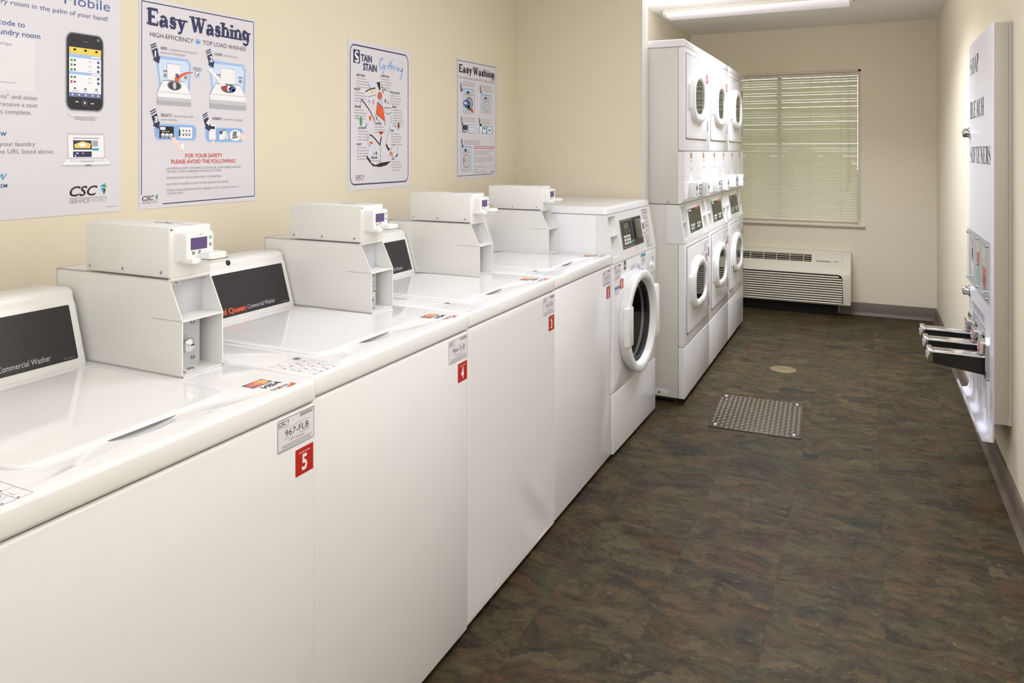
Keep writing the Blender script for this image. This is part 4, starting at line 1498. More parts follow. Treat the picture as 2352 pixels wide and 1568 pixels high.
VSIDE = mat('vendor_side_tone', (184, 176, 160), 0.5)  # case sides toned darker than the white door
g = G(); g.box((VX + .003, VY0, .304), (XR - .001, VY1, VZ1 - .004), VSIDE, .001); vb(g, 'case')
g = G()
g.box((VX, VY0 - .001, VZ0), (VX + .0035, VY1, VZ1), VWHITE, .0015)
door = vb(g, 'door')
g = G()
zz = .33
while zz < VZ1 - .03:
    g.box((XR - .0135, VY0 - .0022, zz), (XR - .0125, VY0, zz + .062), SEAM)
    g.box((XR - .0135, VY0 - .0022, zz), (XR - .006, VY0, zz + .0012), SEAM)
    g.box((XR - .0135, VY0 - .0022, zz + .031), (XR - .006, VY0, zz + .0322), SEAM)
    zz += .064
g.box((XR - .0145, VY0 - .002, .304), (XR - .001, VY0, VZ1 - .004), VSIDE)
vb(g, 'piano_hinge')
for nm, y, z, w, h in (('SOAP', 2.962, 1.733, .298, .078), ('BLEACH', 2.962, 1.527, .462, .078), ('SOFTENERS', 2.962, 1.320, .655, .074)):
    a = VA(y, z)
    a.serif(nm, 0, 0, h, INKBLK, w, T=.13, t=.035, sw=.11, sh=.03)
    a.g.bm.transform(vm)
    lab(a.build('lettering', t), 'tall black serif lettering ' + nm)
for z in (1.462, .704):
    g = G(); g.lathe([(.030, 0), (.030, .003), (.022, .006), (.021, .026), (.018, .030), (.002, .031)], (VX, VY1 - .028, z), (-1, 0, 0), CHROME, 28, False, True)
    g.box((VX - .0315, VY1 - .031, z - .008), (VX - .0305, VY1 - .025, z + .008), BLACK)
    lab(vb(g, 'lock'), 'round chrome lock')
# sample window with three packets pinned behind clear acrylic
py0, py1, pz0, pz1 = 2.326, 2.998, .755, 1.006
g = G(); g.box((VX - .0012, py0, pz0), (VX - .0002, py1, pz1), GREYW); vb(g, 'sample_backing')
pk = [(2.862, .088, .972, .782, 0), (2.672, .10, .972, .776, 1), (2.485, .12, .972, .772, 2)]
for (yc, w, z1, z0, kind) in pk:
    a = VA(yc + w / 2, z0, .0016)
    h = z1 - z0
    rnd = random.Random(kind + 20)

    def edge(v):
        return (rnd.uniform(-.006, .006))
    out = [(0, h * .30), (w * .05, h * .55), (0, h * .85), (w * .02, h), (w * .95, h * .97), (w, h * .7), (w * .96, h * .4), (w, h * .25), (w * .6, 0.0), (w * .4, 0.01)]
    a.poly(out, [INKWHITE, mat('packet_cream', (236, 224, 204), .3), mat('packet_ivory', (230, 226, 214), .3)][kind])
    a.up()
    if kind == 0:
        a.poly([(w * .06, h * .98), (w * .92, h * .95), (w * .9, h * .80), (w * .1, h * .82)], INKPINK)
        a.poly([(w * .5, h * .86), (w * .85, h * .6), (w * .5, h * .34), (w * .15, h * .6)], INKORANGE)
        a.up().rrect(w * .22, h * .44, w * .78, h * .76, .02, INKNAVY)
    elif kind == 1:
        a.poly([(w * .06, h * .74), (w * .95, h * .78), (w * .95, h * .52), (w * .06, h * .50)], mat('packet_rose', (206, 84, 92), .35))
        a.poly([(w * .06, h * .48), (w * .95, h * .50), (w * .92, h * .22), (w * .55, h * .02), (w * .42, h * .02), (w * .04, h * .3)], mat('packet_mint', (150, 196, 182), .35))
        a.up().poly([(w * .1, h * .47), (w * .9, h * .53), (w * .88, h * .49), (w * .3, h * .44)], INKNAVY)
    else:
        a.poly([(w * .04, h * .56), (w * .95, h * .56), (w * .94, h * .22), (w * .55, h * .02), (w * .42, h * .03), (w * .1, h * .3)], mat('packet_coral', (222, 104, 84), .35))
        a.rect(w * .05, h * .70, w * .9, h * .715, INKRED).rect(w * .05, h * .575, w * .9, h * .59, INKRED)
        a.up().poly([(w * .2, h * .35), (w * .8, h * .42), (w * .7, h * .2), (w * .5, h * .08)], INKRED)
    a.g.bm.transform(vm)
    lab(a.build('sample_packet', t), ['white and pink packet with a navy oval', 'cream, rose and mint packet', 'ivory and coral packet with red bands'][kind])
g = G(); g.box((VX - .009, py0, pz0), (VX - .0065, py1, pz1), CLEAR, .0006); lab(vb(g, 'sample_window'), 'clear acrylic window')
for y in (py0 + .03, (py0 + py1) / 2, py1 - .03):
    for z in (pz0 + .018, pz1 - .018):
        g = G(); g.lathe([(.008, 0), (.007, .006), (.002, .008)], (VX - .0065, y, z), (-1, 0, 0), STEEL, 14, False, True); vb(g, 'screw')
a = VA(2.888, .588)
rnd = random.Random(9)
for r_, (z, h, w) in enumerate(((.056, .030, .40), (.012, .030, .44))):
    x = .01
    while x < w:
        wd = rnd.choice((.006, .010, .014))
        a.rect(x, z, x + .0035, z + h, INKGREY)
        a.rect(x, z + rnd.choice((0, .014, .027)), x + wd, z + rnd.choice((0, .014, .027)) + .003 + .0, INKGREY) if False else a.rect(x, z + h - .004, x + wd, z + h, INKGREY)
        x += wd + .007
a.scribble(.11, -.016, .33, .007, INKLT)
a.g.bm.transform(vm)
lab(a.build('instruction_text', t), 'two rows of small grey print')
# three coin slides
for k, yc in enumerate((2.432, 2.652, 2.872)):
    g = G()
    g.loft([[(x, yc + a, .5185 + b) for a, b in rr(.150 - 2 * i, .150 - 2 * i, .012, 4)] for x, i in ((VX - .0005, 0), (VX - .010, 0), (VX - .013, .003))], CHROME, True, False, True)
    pts = [(yc - .072, .59), (yc + .072, .59), (yc + .055, .612), (yc - .055, .612)]
    g.prism(pts, 'x', VX - .011, VX - .001, CHROME)
    cs = vb(g, 'coin_slide')
    g = G()
    g.box((1.262, yc - .040, .5235), (VX - .012, yc + .040, .5305), CHROME, .002)
    g.box((1.262, yc - .030, .5305), (VX - .012, yc + .030, .5335), CHROME, .0012)
    g.tube([(1.262, yc - .038, .527), (VX - .012, yc - .038, .527)], .0042, CHROME, 10)
    g.tube([(1.262, yc + .038, .527), (VX - .012, yc + .038, .527)], .0042, CHROME, 10)
    lab(vb(g, 'slide_arm', cs), 'chrome top rail')
    g = G()
    g.prism([(1.266, .524), (VX - .012, .524), (VX - .012, .452), (1.266, .480)], 'y', yc - .034, yc + .034, BLACK, .0)
    lab(vb(g, 'slide_body', cs), 'glossy black slide body')
    g = G()
    g.loft([[(x, yc + a, .509 + b) for a, b in rr(.082 - 2 * i, .062 - 2 * i, .010, 4)] for x, i in ((1.270, 0), (1.256, 0), (1.250, .004))], CHROME, True, True, True)
    g.box((1.2485, yc - .018, .496), (1.2502, yc + .018, .520), GREYW)
    lab(vb(g, 'pusher', cs), 'chrome push end')
    g = G()
    g.loft([[(x, yc + a, .5635 + b) for a, b in rr(.085 - 2 * i, .052 - 2 * i, .006, 4)] for x, i in ((VX - .012, 0), (VX - .026, 0), (VX - .028, .003))], CHROME, True, False, True)
    vb(g, 'coin_housing', cs)
    a = VA(yc + .034, .542, .0006, VX - .028)
    a.rect(0, 0, .068, .042, STICKRED).up()
    for i in range(3):
        for j in range(2):
            a.rect(.006 + i * .020, .006 + j * .018, .020 + i * .020, .018 + j * .018, PRINTGREY)
    a.g.bm.transform(vm)
    lab(a.build('price_plate', cs), 'red and silver price plate')
# ribs shaped for the soft vertical shading below the slides, and delivery tray
g = G()
for k in range(5):
    g.lathe([(.030, 0), (.030, .165)], (VX + .020, 2.36 + k * .135, .27), (0, 0, 1), VWHITE, 24, True, True)
rb = vb(g, 'shading_ribs')
g = G()
P_ = [(VX - .001, .305), (VX - .004, .262), (VX - .012, .242), (VX - .034, .238), (VX - .046, .268), (VX - .052, .272), (VX - .054, .266), (VX - .049, .260), (VX - .037, .230), (VX - .001, .229)]
g.prism(P_, 'y', VY0, VY1 - .03, VWHITE)
vb(g, 'delivery_tray')

# ------------------------------------------------------------------ wall posters
class Poster(Art):
    """addresses the sheet in thousandths of its width and height"""
    def __init__(self, y0, y1, z0, z1):
        Art.__init__(self, (XL, y0, z0), (0, 1, 0), (0, 0, 1), (y1 - y0) / 1000, .0018, (z1 - z0) / 1000)


def sheet(root, y0, y1, z0, z1, m=PAPER, mg=0.0):
    g = G()
    g.box((XL + .0006, y0 - mg, z0 - mg), (XL + .0015, y1 + mg, z1 + mg), m)
    g.bm.transform(Matrix.Translation(-root.location))
    return g.build('sheet', root)


def fin(a, root, name, label=None):
    a.g.bm.transform(Matrix.Translation(-root.location))
    o = a.build(name, root)
    if label:
        o['label'] = label
    return o


def step_arrow(a, u, v, num, s=1.0):
    """dark slanted arrow with its step number, tail stripes at the upper left"""
    for q in range(2):
        a.poly([(u + q * 5 * s, v - q * 11 * s), (u + 42 * s + q * 4 * s, v + 16 * s - q * 11 * s), (u + 43 * s + q * 4 * s, v + 10 * s - q * 11 * s), (u + 2 * s + q * 5 * s, v - 6 * s - q * 11 * s)], INKNAVY)
    a.poly([(u + 10 * s, v - 24 * s), (u + 52 * s, v - 8 * s), (u + 66 * s, v - 50 * s), (u + 76 * s, v - 47 * s), (u + 66 * s, v - 84 * s), (u + 20 * s, v - 68 * s), (u + 30 * s, v - 62 * s)], INKNAVY)
    a.up().text(str(num), u + 33 * s, v - 52 * s, 27 * s, INKWHITE, bold=.04)


FR2 = (.226, .651, 1.214, 1.803)
t = thing('laundry_poster', 'poster headed Easy Washing for top load washers, with red safety text', 'poster', (XL, .4385, 1.5085))
sheet(t, *FR2, mg=.004)
a = Poster(*FR2)
for p, q in (((10, 985), (990, 995)), ((990, 995), (1000, 18)), ((170, 12), (1000, 18)), ((8, 62), (10, 985))):
    a.line([p, q], 5, INKNAVY)
fin(a, t, 'border')
a = Poster(*FR2); a.serif('Easy', 50, 880, 78, INKNAVY, 312, T=.21, t=.11, sw=.19, sh=.11); a.serif('Washing', 395, 880, 78, INKNAVY, 552, T=.21, t=.11, sw=.19, sh=.11)
fin(a, t, 'title', 'bold navy title Easy Washing')
a = Poster(*FR2)
a.text('HIGH-EFFICIENCY', 72, 822, 22, INKBLK, w=350)
a.text('TOP LOAD WASHER', 505, 824, 22, INKBLK, w=408)
a.ell(462, 833, 24, 14, INKSKY).up().text('he', 447, 826, 13, INKBLUE, bold=.02, shear=.2)
fin(a, t, 'subtitle')


def step_text(a, u, v, head, l1, l2, w1, w2, hw):
    a.text(head, u, v, 13, INKGREY, w=hw, bold=.025)
    a.text(l1, u + hw + 14, v, 12, INKLT, w=w1)
    if l2:
        a.text(l2, u, v - 20, 12, INKLT, w=w2)


def washer_pic(a, u0, u1, vt, vb, clothes):
    """open top-loader seen from above the front; (u0,vb)-(u1,vt) is its front box"""
    w = u1 - u0
    a.poly([(u0 - 12, vt + 178), (u0 + w * .92, vt + 178), (u0 + w * 1.0, vt + 150), (u0 + w * .97, vt + 10), (u0 + 18, vt + 22)], INKSKY)
    a.up().poly([(u0 + 6, vt + 162), (u0 + w * .88, vt + 165), (u0 + w * .94, vt + 140), (u0 + w * .9, vt + 20), (u0 + 32, vt + 30)], INKICE)
    a.up().poly([(u0 + w * .27, vt + 146), (u0 + w * .70, vt + 142), (u0 + w * .69, vt + 64), (u0 + w * .30, vt + 68)], INKWHITE)
    a.ring(u0 + w * .28, vt + 62, u0 + w * .70, vt + 146, 12, 2, INKLT)
    for uu in (.17, .78):
        a.rect(u0 + w * uu, vt + 72, u0 + w * uu + w * .12, vt + 108, PRINTGREY)
        a.up().rect(u0 + w * uu + w * .02, vt + 78, u0 + w * uu + w * .09, vt + 90, INKGREY).rect(u0 + w * uu, vt + 104, u0 + w * uu + w * .12, vt + 108, INKBLK)
    a.up().poly([(u0 + w * .16, vt + 58), (u0 + w * .82, vt + 62), (u1, vt), (u0, vt)], INKWHITE)
    a.up().line([(u0, vt), (u0 + w * .16, vt + 58), (u0 + w * .82, vt + 62), (u1, vt), (u0, vt)], 3, INKGREY)
    a.ell(u0 + w * .5, vt + 38, w * .21, 24, INKGREY).up().ell(u0 + w * .5, vt + 36, w * .18, 20, mat('print_dark', (74, 72, 78), .5))
    a.up().ell(u0 + w * .5, vt + 38, w * .05, 18, PRINTGREY)
    if clothes:
        a.up().ell(u0 + w * .40, vt + 38, w * .07, 13, INKRED).ell(u0 + w * .60, vt + 36, w * .09, 13, INKBLUE).ell(u0 + w * .64, vt + 30, w * .05, 7, INKGRN).ell(u0 + w * .52, vt + 42, w * .05, 9, INKWHITE)
        a.poly([(u0 - 22, vt + 128), (u0 + 2, vt + 136), (u0 + w * .40, vt + 62), (u0 + w * .44, vt + 48), (u0 + w * .34, vt + 46), (u0 + w * .2, vt + 74)], INKWHITE)
    else:
        a.up().poly([(u0 + w * .52, vt + 96), (u0 + w * .60, vt + 100), (u0 + w * .64, vt + 86), (u0 + w * .56, vt + 74)], INKBLUE)
        a.line([(u0 + w * 1.06, vt + 113), (u0 + w * .86, vt + 108), (u0 + w * .68, vt + 90), (u0 + w * .60, vt + 72)], [4, 9, 15, 20], INKORANGE)
        a.poly([(u0 + w * .52, vt + 56), (u0 + w * .50, vt + 82), (u0 + w * .68, vt + 70)], INKORANGE)
    M_ = mat('print_steel', (176, 176, 182), .5)
    a.up().rect(u0, vb, u1, vt, INKWHITE)
    a.up().rect(u0, vb, u1, vb + (vt - vb) * .62, PRINTGREY)
    a.up().rect(u0, vb + 2, u1, vb + (vt - vb) * .34, M_)


a = Poster(*FR2); washer_pic(a, 126, 400, 558, 497, False)
a.text('POD', 423, 683, 18, INKGREY, w=68); a.ell(455, 667, 20, 20, INKSKY).up().ell(455, 667, 12, 13, INKWHITE).up().ell(459, 664, 6, 7, INKBLUE)
step_arrow(a, 72, 780, 1); step_text(a, 151, 768, 'ADD', 'manufacturer recommended', 'amount of detergent', 230, 200, 52)
fin(a, t, 'step_picture', 'step 1 picture: pod going into an open washer')
a = Poster(*FR2); washer_pic(a, 566, 912, 570, 495, True)
step_arrow(a, 530, 792, 2); step_text(a, 610, 778, 'LOAD', 'clothes loosely', '', 140, 0, 70)
fin(a, t, 'step_picture', 'step 2 picture: clothes loaded in an open washer')
a = Poster(*FR2)
a.rrect(104, 324, 450, 404, 34, INKSKY).up().rrect(112, 329, 442, 399, 30, mat('ink_sky_deep', (142, 178, 224), .5))
a.up().rect(143, 334, 258, 392, INKBLK).rect(306, 335, 412, 391, INKWHITE)
a.up().rect(150, 374, 190, 388, INKWHITE).rect(300, 346, 312, 378, INKBLK)
for i in range(3):
    a.ell(172 + 32 * i, 350, 15, 8, INKWHITE).ell(172 + 32 * i, 341, 15, 5, PRINTGREY)
    for j in range(2):
        a.rect(330 + 26 * i, 348 + 22 * j, 342 + 26 * i, 355 + 22 * j, INKBLK)
a.rect(328, 358, 400, 361, INKGREY)
for i in range(4):
    a.ell(170 + 15 * i, 366, 4, 3, INKWHITE)
a.up().poly([(222, 352), (234, 352), (240, 334), (262, 342), (288, 322), (300, 300), (320, 276), (296, 268), (276, 296), (236, 302), (246, 318)], INKSKIN)
a.poly([(306, 296), (330, 276), (344, 282), (336, 312)], INKWHITE)
step_arrow(a, 72, 462, 3); step_text(a, 155, 440, 'SELECT', 'desired cycle and', 'start machine', 160, 130, 88)
fin(a, t, 'step_picture', 'step 3 picture: hand pressing a black keypad')
a = Poster(*FR2)
a.rrect(526, 318, 888, 396, 34, INKSKY).up().rrect(534, 323, 880, 391, 30, mat('ink_sky_deep', (142, 178, 224), .5))
a.up().rect(560, 330, 620, 410, INKWHITE).poly([(648, 330), (650, 374), (716, 384), (706, 334)], INKWHITE).ell(808, 356, 58, 30, INKWHITE)
a.up().rect(566, 386, 612, 402, INKBLK).poly([(656, 360), (656, 372), (684, 376), (682, 364)], INKBLK).poly([(776, 348), (784, 376), (822, 380), (816, 352)], INKGREY)
a.line([(648, 330), (650, 374), (716, 384)], 4, INKNAVY)
a.up().poly([(776, 344), (826, 352), (830, 346), (780, 338)], INKBLK)
a.poly([(584, 340), (602, 340), (606, 300), (618, 284), (580, 284), (584, 300)], INKSKIN).poly([(706, 366), (730, 372), (738, 340), (720, 332)], INKSKIN).poly([(836, 352), (870, 370), (930, 366), (930, 340), (868, 330)], INKSKIN)
step_arrow(a, 500, 458, 4); step_text(a, 592, 436, 'INSERT', 'payment if required', '', 185, 0, 84)
fin(a, t, 'step_picture', 'step 4 picture: three ways to pay')
a = Poster(*FR2)
a.text('FOR YOUR SAFETY', 518, 238, 19, INKRED, w=330, al='C', bold=.02)
a.text('PLEASE AVOID THE FOLLOWING', 521, 208, 19, INKRED, w=568, al='C', bold=.02)
for v, s_, w_ in ((179, '· LAUNDERING ITEMS CONTAINING COOKING OIL, FOAM RUBBER, GASOLINE', 668), (163, '  OR ANY OTHER FLAMMABLE MATERIALS OR FUMES.', 470), (132, '· REACHING INTO THE WASHER WHILE IT IS OPERATING.', 484),
                  (101, '· ALLOWING CHILDREN TO PLAY ON OR AROUND THE WASHER.', 550), (71, '· OVERLOADING THE WASHER MAY DAMAGE YOUR CLOTHES AS WELL AS', 650), (55, '  THE MACHINE.', 134)):
    a.text(s_, 192 if s_[0] == '·' else 204, v, 10.5, INKGREY, w=w_)
fin(a, t, 'safety_text', 'red and grey safety text')
a = Art((XL, FR2[0] + .005, FR2[2] + .020), (0, 1, 0), (0, 0, 1), 1, .0018); csc_logo(a, 0, 0, .0125)
fin(a, t, 'logo', 'CSC ServiceWorks logo')

FR1 = (-.268, .165, 1.210, 1.81)
t = thing('laundry_poster', 'large poster at the left edge with a black smartphone and a silver laptop', 'poster', (XL, -.0515, 1.51))
sheet(t, *FR1)
a = Poster(*FR1)
a.text('Mobile', 930, 894, 43, INKBLUE, w=288, al='R')
fin(a, t, 'title', 'blue title ending in Mobile')
a = Poster(*FR1)
a.text('laundry room in the palm of your hand!', 915, 850, 19, mat('ink_slate', (92, 100, 138), .5), w=720, al='R', bold=.008)
fin(a, t, 'tagline')
a = Poster(*FR1)
a.text('code to', 419, 767, 21, INKBLUE, w=140, al='R', bold=.01)
a.text('laundry room', 503, 730, 21, INKBLUE, w=250, al='R', bold=.01)
fin(a, t, 'heading', 'blue heading text')
a = Poster(*FR1)
a.text('View', 323, 331, 22, INKBLUE, al='R', bold=.015)
fin(a, t, 'heading', 'blue heading text')
a = Poster(*FR1)
a.rect(180, 512, 470, 722, mat('print_panel', (226, 224, 224), .5))
a.up().text('com/vpa', 347, 688, 13, INKGREY, al='R')
a.scribble(280, 540, 370, 6, INKLT)
fin(a, t, 'code_panel', 'pale grey panel')
a = Poster(*FR1)
for s_, u, v in (('"Options" and enter', 489, 478), ('to receive a text', 487, 448), ('is complete.', 456, 418), ('in your laundry', 475, 291), ('using the URL listed above.', 583, 261)):
    a.text(s_, u, v, 18, INKGREY, al='R')
    if s_ in ('is complete.', 'using the URL listed above.'):
        fin(a, t, 'body_text')
        a = Poster(*FR1)
a = Poster(*FR1)
a.rrect(645, 440, 892, 782, 42, PRINTGREY).up().rrect(651, 445, 886, 778, 38, INKGREY).up().rrect(658, 450, 880, 774, 34, INKBLK)
a.up().rect(670, 504, 870, 716, INKWHITE)
a.up().rect(670, 688, 870, 716, INKYEL).rect(670, 672, 870, 688, INKSKY).rect(670, 600, 870, 612, INKSKY).rect(670, 504, 870, 522, mat('ink_slate2', (110, 120, 168), .5))
for k, v in enumerate((660, 640, 620, 588, 568)):
    a.rect(678, v - 6, 690, v + 5, INKGRN if k < 4 else INKRED).ell(704, v, 7, 4, INKBLK).ell(852, v, 9, 6, INKBLUE).rect(788, v - 2, 806, v + 1, INKLT)
for u in (704, 770, 840):
    a.ell(u, 706, 9, 4, INKBLK).ell(u, 540, 8, 5, INKGREY).rect(u - 16, 528, u + 16, 531, INKLT)
for u in (690, 730, 772, 815, 850):
    a.up().ell(u, 513, 5, 4, INKWHITE)
a.rect(806, 677, 862, 684, INKWHITE).rect(806, 602, 862, 609, INKWHITE)
a.up().ell(764, 480, 17, 13, INKGREY).up().ell(764, 480, 14, 10.5, INKBLK).up().ell(764, 480, 6, 4.5, INKWHITE)
a.line([(706, 482), (716, 484), (726, 481)], 4, INKWHITE).line([(802, 480), (812, 477), (822, 480)], 4, INKWHITE).rect(752, 742, 784, 745, INKGREY).ell(850, 758, 10, 7, INKGREY)
a.scribble(700, 414, 838, 5, INKLT).scribble(706, 406, 830, 5, INKLT)
a.poly([(664, 432), (876, 434), (870, 424), (680, 420)], mat('print_panel', (226, 224, 224), .5))
fin(a, t, 'phone_picture', 'picture of a black smartphone')
a = Poster(*FR1)
a.poly([(655, 348), (893, 350), (898, 238), (661, 238)], PRINTGREY).up().poly([(664, 340), (886, 341), (889, 244), (668, 244)], INKWHITE)
a.up().rect(694, 326, 858, 329, INKGREY).poly([(694, 318), (808, 318), (812, 278), (696, 278)], INKNAVY).rect(694, 246, 810, 270, INKNAVY)
a.up().poly([(700, 300), (750, 314), (804, 304), (800, 284), (704, 284)], INKYEL).rect(814, 292, 850, 318, INKLT).rect(814, 274, 856, 284, INKTEAL)
a.up().ell(752, 298, 24, 9, INKWHITE).ell(720, 262, 8, 4, INKSKY).ell(756, 262, 6, 3, INKPINK).ell(708, 252, 5, 3, INKWHITE)
a.poly([(661, 238), (898, 238), (938, 214), (628, 214)], INKWHITE).poly([(628, 214), (938, 214), (936, 206), (632, 206)], PRINTGREY)
a.up().rect(740, 222, 826, 230, PRINTGREY).rect(768, 207, 806, 213, INKGREY)
for q in range(3):
    a.line([(680 - q * 8, 234 - q * 4), (886 + q * 10, 234 - q * 4)], 1.6, PRINTGREY)
fin(a, t, 'laptop_picture', 'picture of a silver laptop')
a = Poster(*FR1)
a.text('VIEW', 326, 158, 24, INKTEAL, al='R', bold=.02, shear=.3)
a.text('SYSTEM', 328, 128, 14, INKBLUE, al='R', bold=.02, shear=.2)
fin(a, t, 'system_logo')
a = Art((XL, FR1[0] + .673 * .433, FR1[2] + .079 * .6), (0, 1, 0), (0, 0, 1), 1, .0018); csc_logo(a, 0, 0, .0245)
fin(a, t, 'logo', 'CSC ServiceWorks logo')
a = Poster(*FR1)
a.scribble(910, 22, 985, 6, INKLT)
fin(a, t, 'fine_print')

FR3 = (1.138, 1.571, 1.218, 1.815)
t = thing('laundry_poster', 'stain-removal poster with a cartoon shirt and an orange tie', 'poster', (XL, 1.3545, 1.5165))
sheet(t, *FR3)
a = Poster(*FR3); a.ring(27, 34, 972, 972, 62, 9, INKNAVY); fin(a, t, 'border')
a = Poster(*FR3)
a.rect(78, 848, 174, 938, INKNAVY).up()
a.line([(152, 920), (120, 926), (104, 906), (122, 892), (146, 884), (150, 866), (124, 858), (98, 866)], [10, 14, 20, 22, 22, 20, 14, 8], INKWHITE)
a.text('TAIN', 189, 868, 44, INKNAVY, w=168, bold=.04)
a.text('STAIN', 222, 810, 44, INKNAVY, w=212, bold=.04)
fin(a, t, 'title', 'navy title Stain Stain')
a = Poster(*FR3)
S_ = mat('ink_script_blue', (120, 166, 220), .5)
a.line([(540, 902), (520, 914), (490, 896), (478, 860), (500, 838), (536, 850), (540, 872), (556, 850), (540, 810), (522, 804)], [6, 12, 14, 14, 12, 12, 10, 12, 10, 6], S_)
a.line([(560, 868), (548, 852), (566, 842), (578, 858), (562, 870)], 9, S_)
a.line([(610, 836), (640, 880), (672, 904), (664, 850), (668, 838)], [8, 12, 16, 14, 10], S_)
a.line([(600, 862), (640, 870), (700, 862)], 10, S_).line([(690, 874), (700, 846), (718, 868), (730, 846), (746, 870)], 10, S_)
a.line([(790, 866), (768, 862), (764, 846), (790, 848), (794, 868), (800, 842)], 10, S_)
a.line([(822, 866), (826, 844), (852, 846), (870, 868), (846, 812), (826, 786), (812, 800)], [9, 10, 10, 12, 14, 12, 8], S_)
a.line([(700, 914), (712, 916)], 7, INKGREY)
fin(a, t, 'script_title', 'pale blue brush script Go Away')
a = Poster(*FR3)
for pts, m in (([(430, 739), (487, 744), (492, 684), (470, 690)], INKBLK), ([(470, 675), (518, 656), (514, 637), (475, 623), (446, 641)], INKORANGE), ([(445, 601), (531, 567), (573, 468), (421, 523)], INKORANGE),
               ([(460, 399), (543, 399), (504, 368)], INKORANGE), ([(268, 238), (333, 198), (349, 180), (415, 165), (492, 180), (586, 185), (671, 190), (586, 160), (483, 150), (366, 158), (284, 206)], INKBLK),
               ([(741, 225), (783, 244), (787, 233), (747, 214)], INKBLK)):
    a.poly(pts, m)
a.poly([(453, 623), (526, 630), (535, 568), (445, 601)], PRINTGREY)
a.up()
for pts, w in (([(470, 675), (518, 656), (514, 637), (475, 623), (446, 641), (470, 675)], 5), ([(445, 601), (531, 567), (573, 468), (421, 523), (445, 601)], 5), ([(421, 523), (399, 482)], 4), ([(573, 468), (561, 440)], 6),
               ([(260, 664), (320, 684), (408, 698)], 9), ([(408, 698), (425, 651), (293, 630)], 3), ([(189, 607), (200, 608), (244, 585), (290, 560), (333, 531), (375, 492), (403, 464)], [4, 8, 10, 10, 9, 8, 8]), ([(189, 607), (182, 560), (182, 545)], 4),
               ([(325, 372), (360, 366), (407, 347), (450, 322), (483, 304)], 11), ([(483, 304), (509, 363)], 16), ([(587, 308), (612, 282), (639, 271)], 20), ([(639, 271), (670, 278), (693, 301)], 4),
               ([(556, 568), (675, 569), (672, 535), (613, 522), (561, 535), (556, 568)], 4), ([(492, 300), (491, 182)], 4), ([(500, 360), (492, 300)], 5), ([(580, 300), (600, 360), (650, 440)], 3), ([(510, 720), (540, 690), (560, 700), (590, 690)], 6),
               ([(700, 600), (692, 570)], 4), ([(760, 590), (762, 550)], 4), ([(672, 510), (660, 460)], 4), ([(770, 240), (776, 300)], 3), ([(740, 310), (700, 300)], 4), ([(298, 360), (296, 300)], 3), ([(800, 450), (782, 410)], 5), ([(250, 430), (272, 410)], 5)):
    a.line(pts, w, INKBLK)
for u, v, ru, rv, m in ((350, 669, 20, 16, INKYEL), (378, 598, 16, 19, INKPINK), (573, 615, 12, 15, INKBRN), (189, 462, 20, 34, INKGRN), (328, 487, 18, 18, INKORANGE), (797, 448, 18, 24, INKBRN), (346, 318, 26, 9, INKORANGE),
                        (427, 247, 12, 12, INKBRN), (662, 243, 16, 18, INKORANGE), (690, 246, 6, 8, INKORANGE), (532, 675, 14, 8, INKORANGE), (433, 490, 8, 16, INKBRN), (610, 556, 4, 4, INKBLK), (486, 318, 4, 4, INKBLK)):
    a.ell(u, v, ru, rv, m, 14)
for p, q in (((300, 720), (330, 690)), ((300, 610), (330, 590)), ((130, 500), (160, 470)), ((260, 420), (285, 450)), ((600, 598), (640, 612)), ((460, 480), (480, 456)), ((310, 290), (335, 314)), ((370, 236), (405, 248)), ((720, 450), (750, 430)), ((650, 420), (676, 400)), ((566, 700), (590, 690)), ((690, 232), (716, 212))):
    a.line([p, q], 11, S_)
fin(a, t, 'shirt_picture', 'black line drawing of a stained shirt with an orange tie')
for s_, u, v, n_ in (('MUSTARD', 126, 764, 4), ('LIPSTICK', 497, 782, 5), ('FRUIT', 92, 668, 4), ('CHOCOLATE', 654, 674, 4), ('GRASS', 92, 552, 4), ('MUD', 697, 572, 7), ('CATSUP', 146, 410, 4), ('COFFEE', 399, 446, 3), ('INK', 666, 402, 5), ('RUST', 129, 300, 5), ('GREASE', 338, 210, 1), ('WAX', 678, 198, 4)):
    a = Poster(*FR3)
    a.text(s_, u, v, 13, INKBLK, w=len(s_) * 18.0, bold=.04)
    for q in range(n_):
        a.scribble(u, v - 20 - q * 19, u + 150 + (q * 37 % 50), 11, INKLT)
    fin(a, t, 'stain_note', 'small note headed ' + s_)
a = Art((XL, FR3[0] + .049, FR3[2] + .046), (0, 1, 0), (0, 0, 1), 1, .0018); csc_logo(a, 0, 0, .0125)
fin(a, t, 'logo', 'CSC ServiceWorks logo')

FR4 = (1.984, 2.418, 1.241, 1.834)
t = thing('laundry_poster', 'small far poster headed Easy Washing for front load washers, nearest the wall corner', 'poster', (XL, 2.201, 1.5375))
sheet(t, *FR4, mg=.004)
a = Poster(*FR4)
for p, q in (((16, 987), (986, 997)), ((986, 997), (990, 20)), ((16, 15), (840, 18)), ((16, 15), (16, 987))):
    a.line([p, q], 5, INKNAVY)
fin(a, t, 'border')
a = Poster(*FR4); a.serif('Easy', 49, 893, 62, INKBLK, 316, T=.21, t=.10, sw=.19, sh=.10); a.serif('Washing', 384, 893, 62, INKBLK, 556, T=.21, t=.10, sw=.19, sh=.10)
fin(a, t, 'title', 'black title Easy Washing')
a = Poster(*FR4)
a.text('HIGH-EFFICIENCY', 49, 838, 20, INKGREY, w=360); a.text('FRONT LOAD WASHER', 480, 842, 20, INKGREY, w=460)
a.ell(440, 848, 24, 13, INKSKY).up().text('he', 426, 842, 12, INKBLUE, shear=.2)
fin(a, t, 'subtitle')


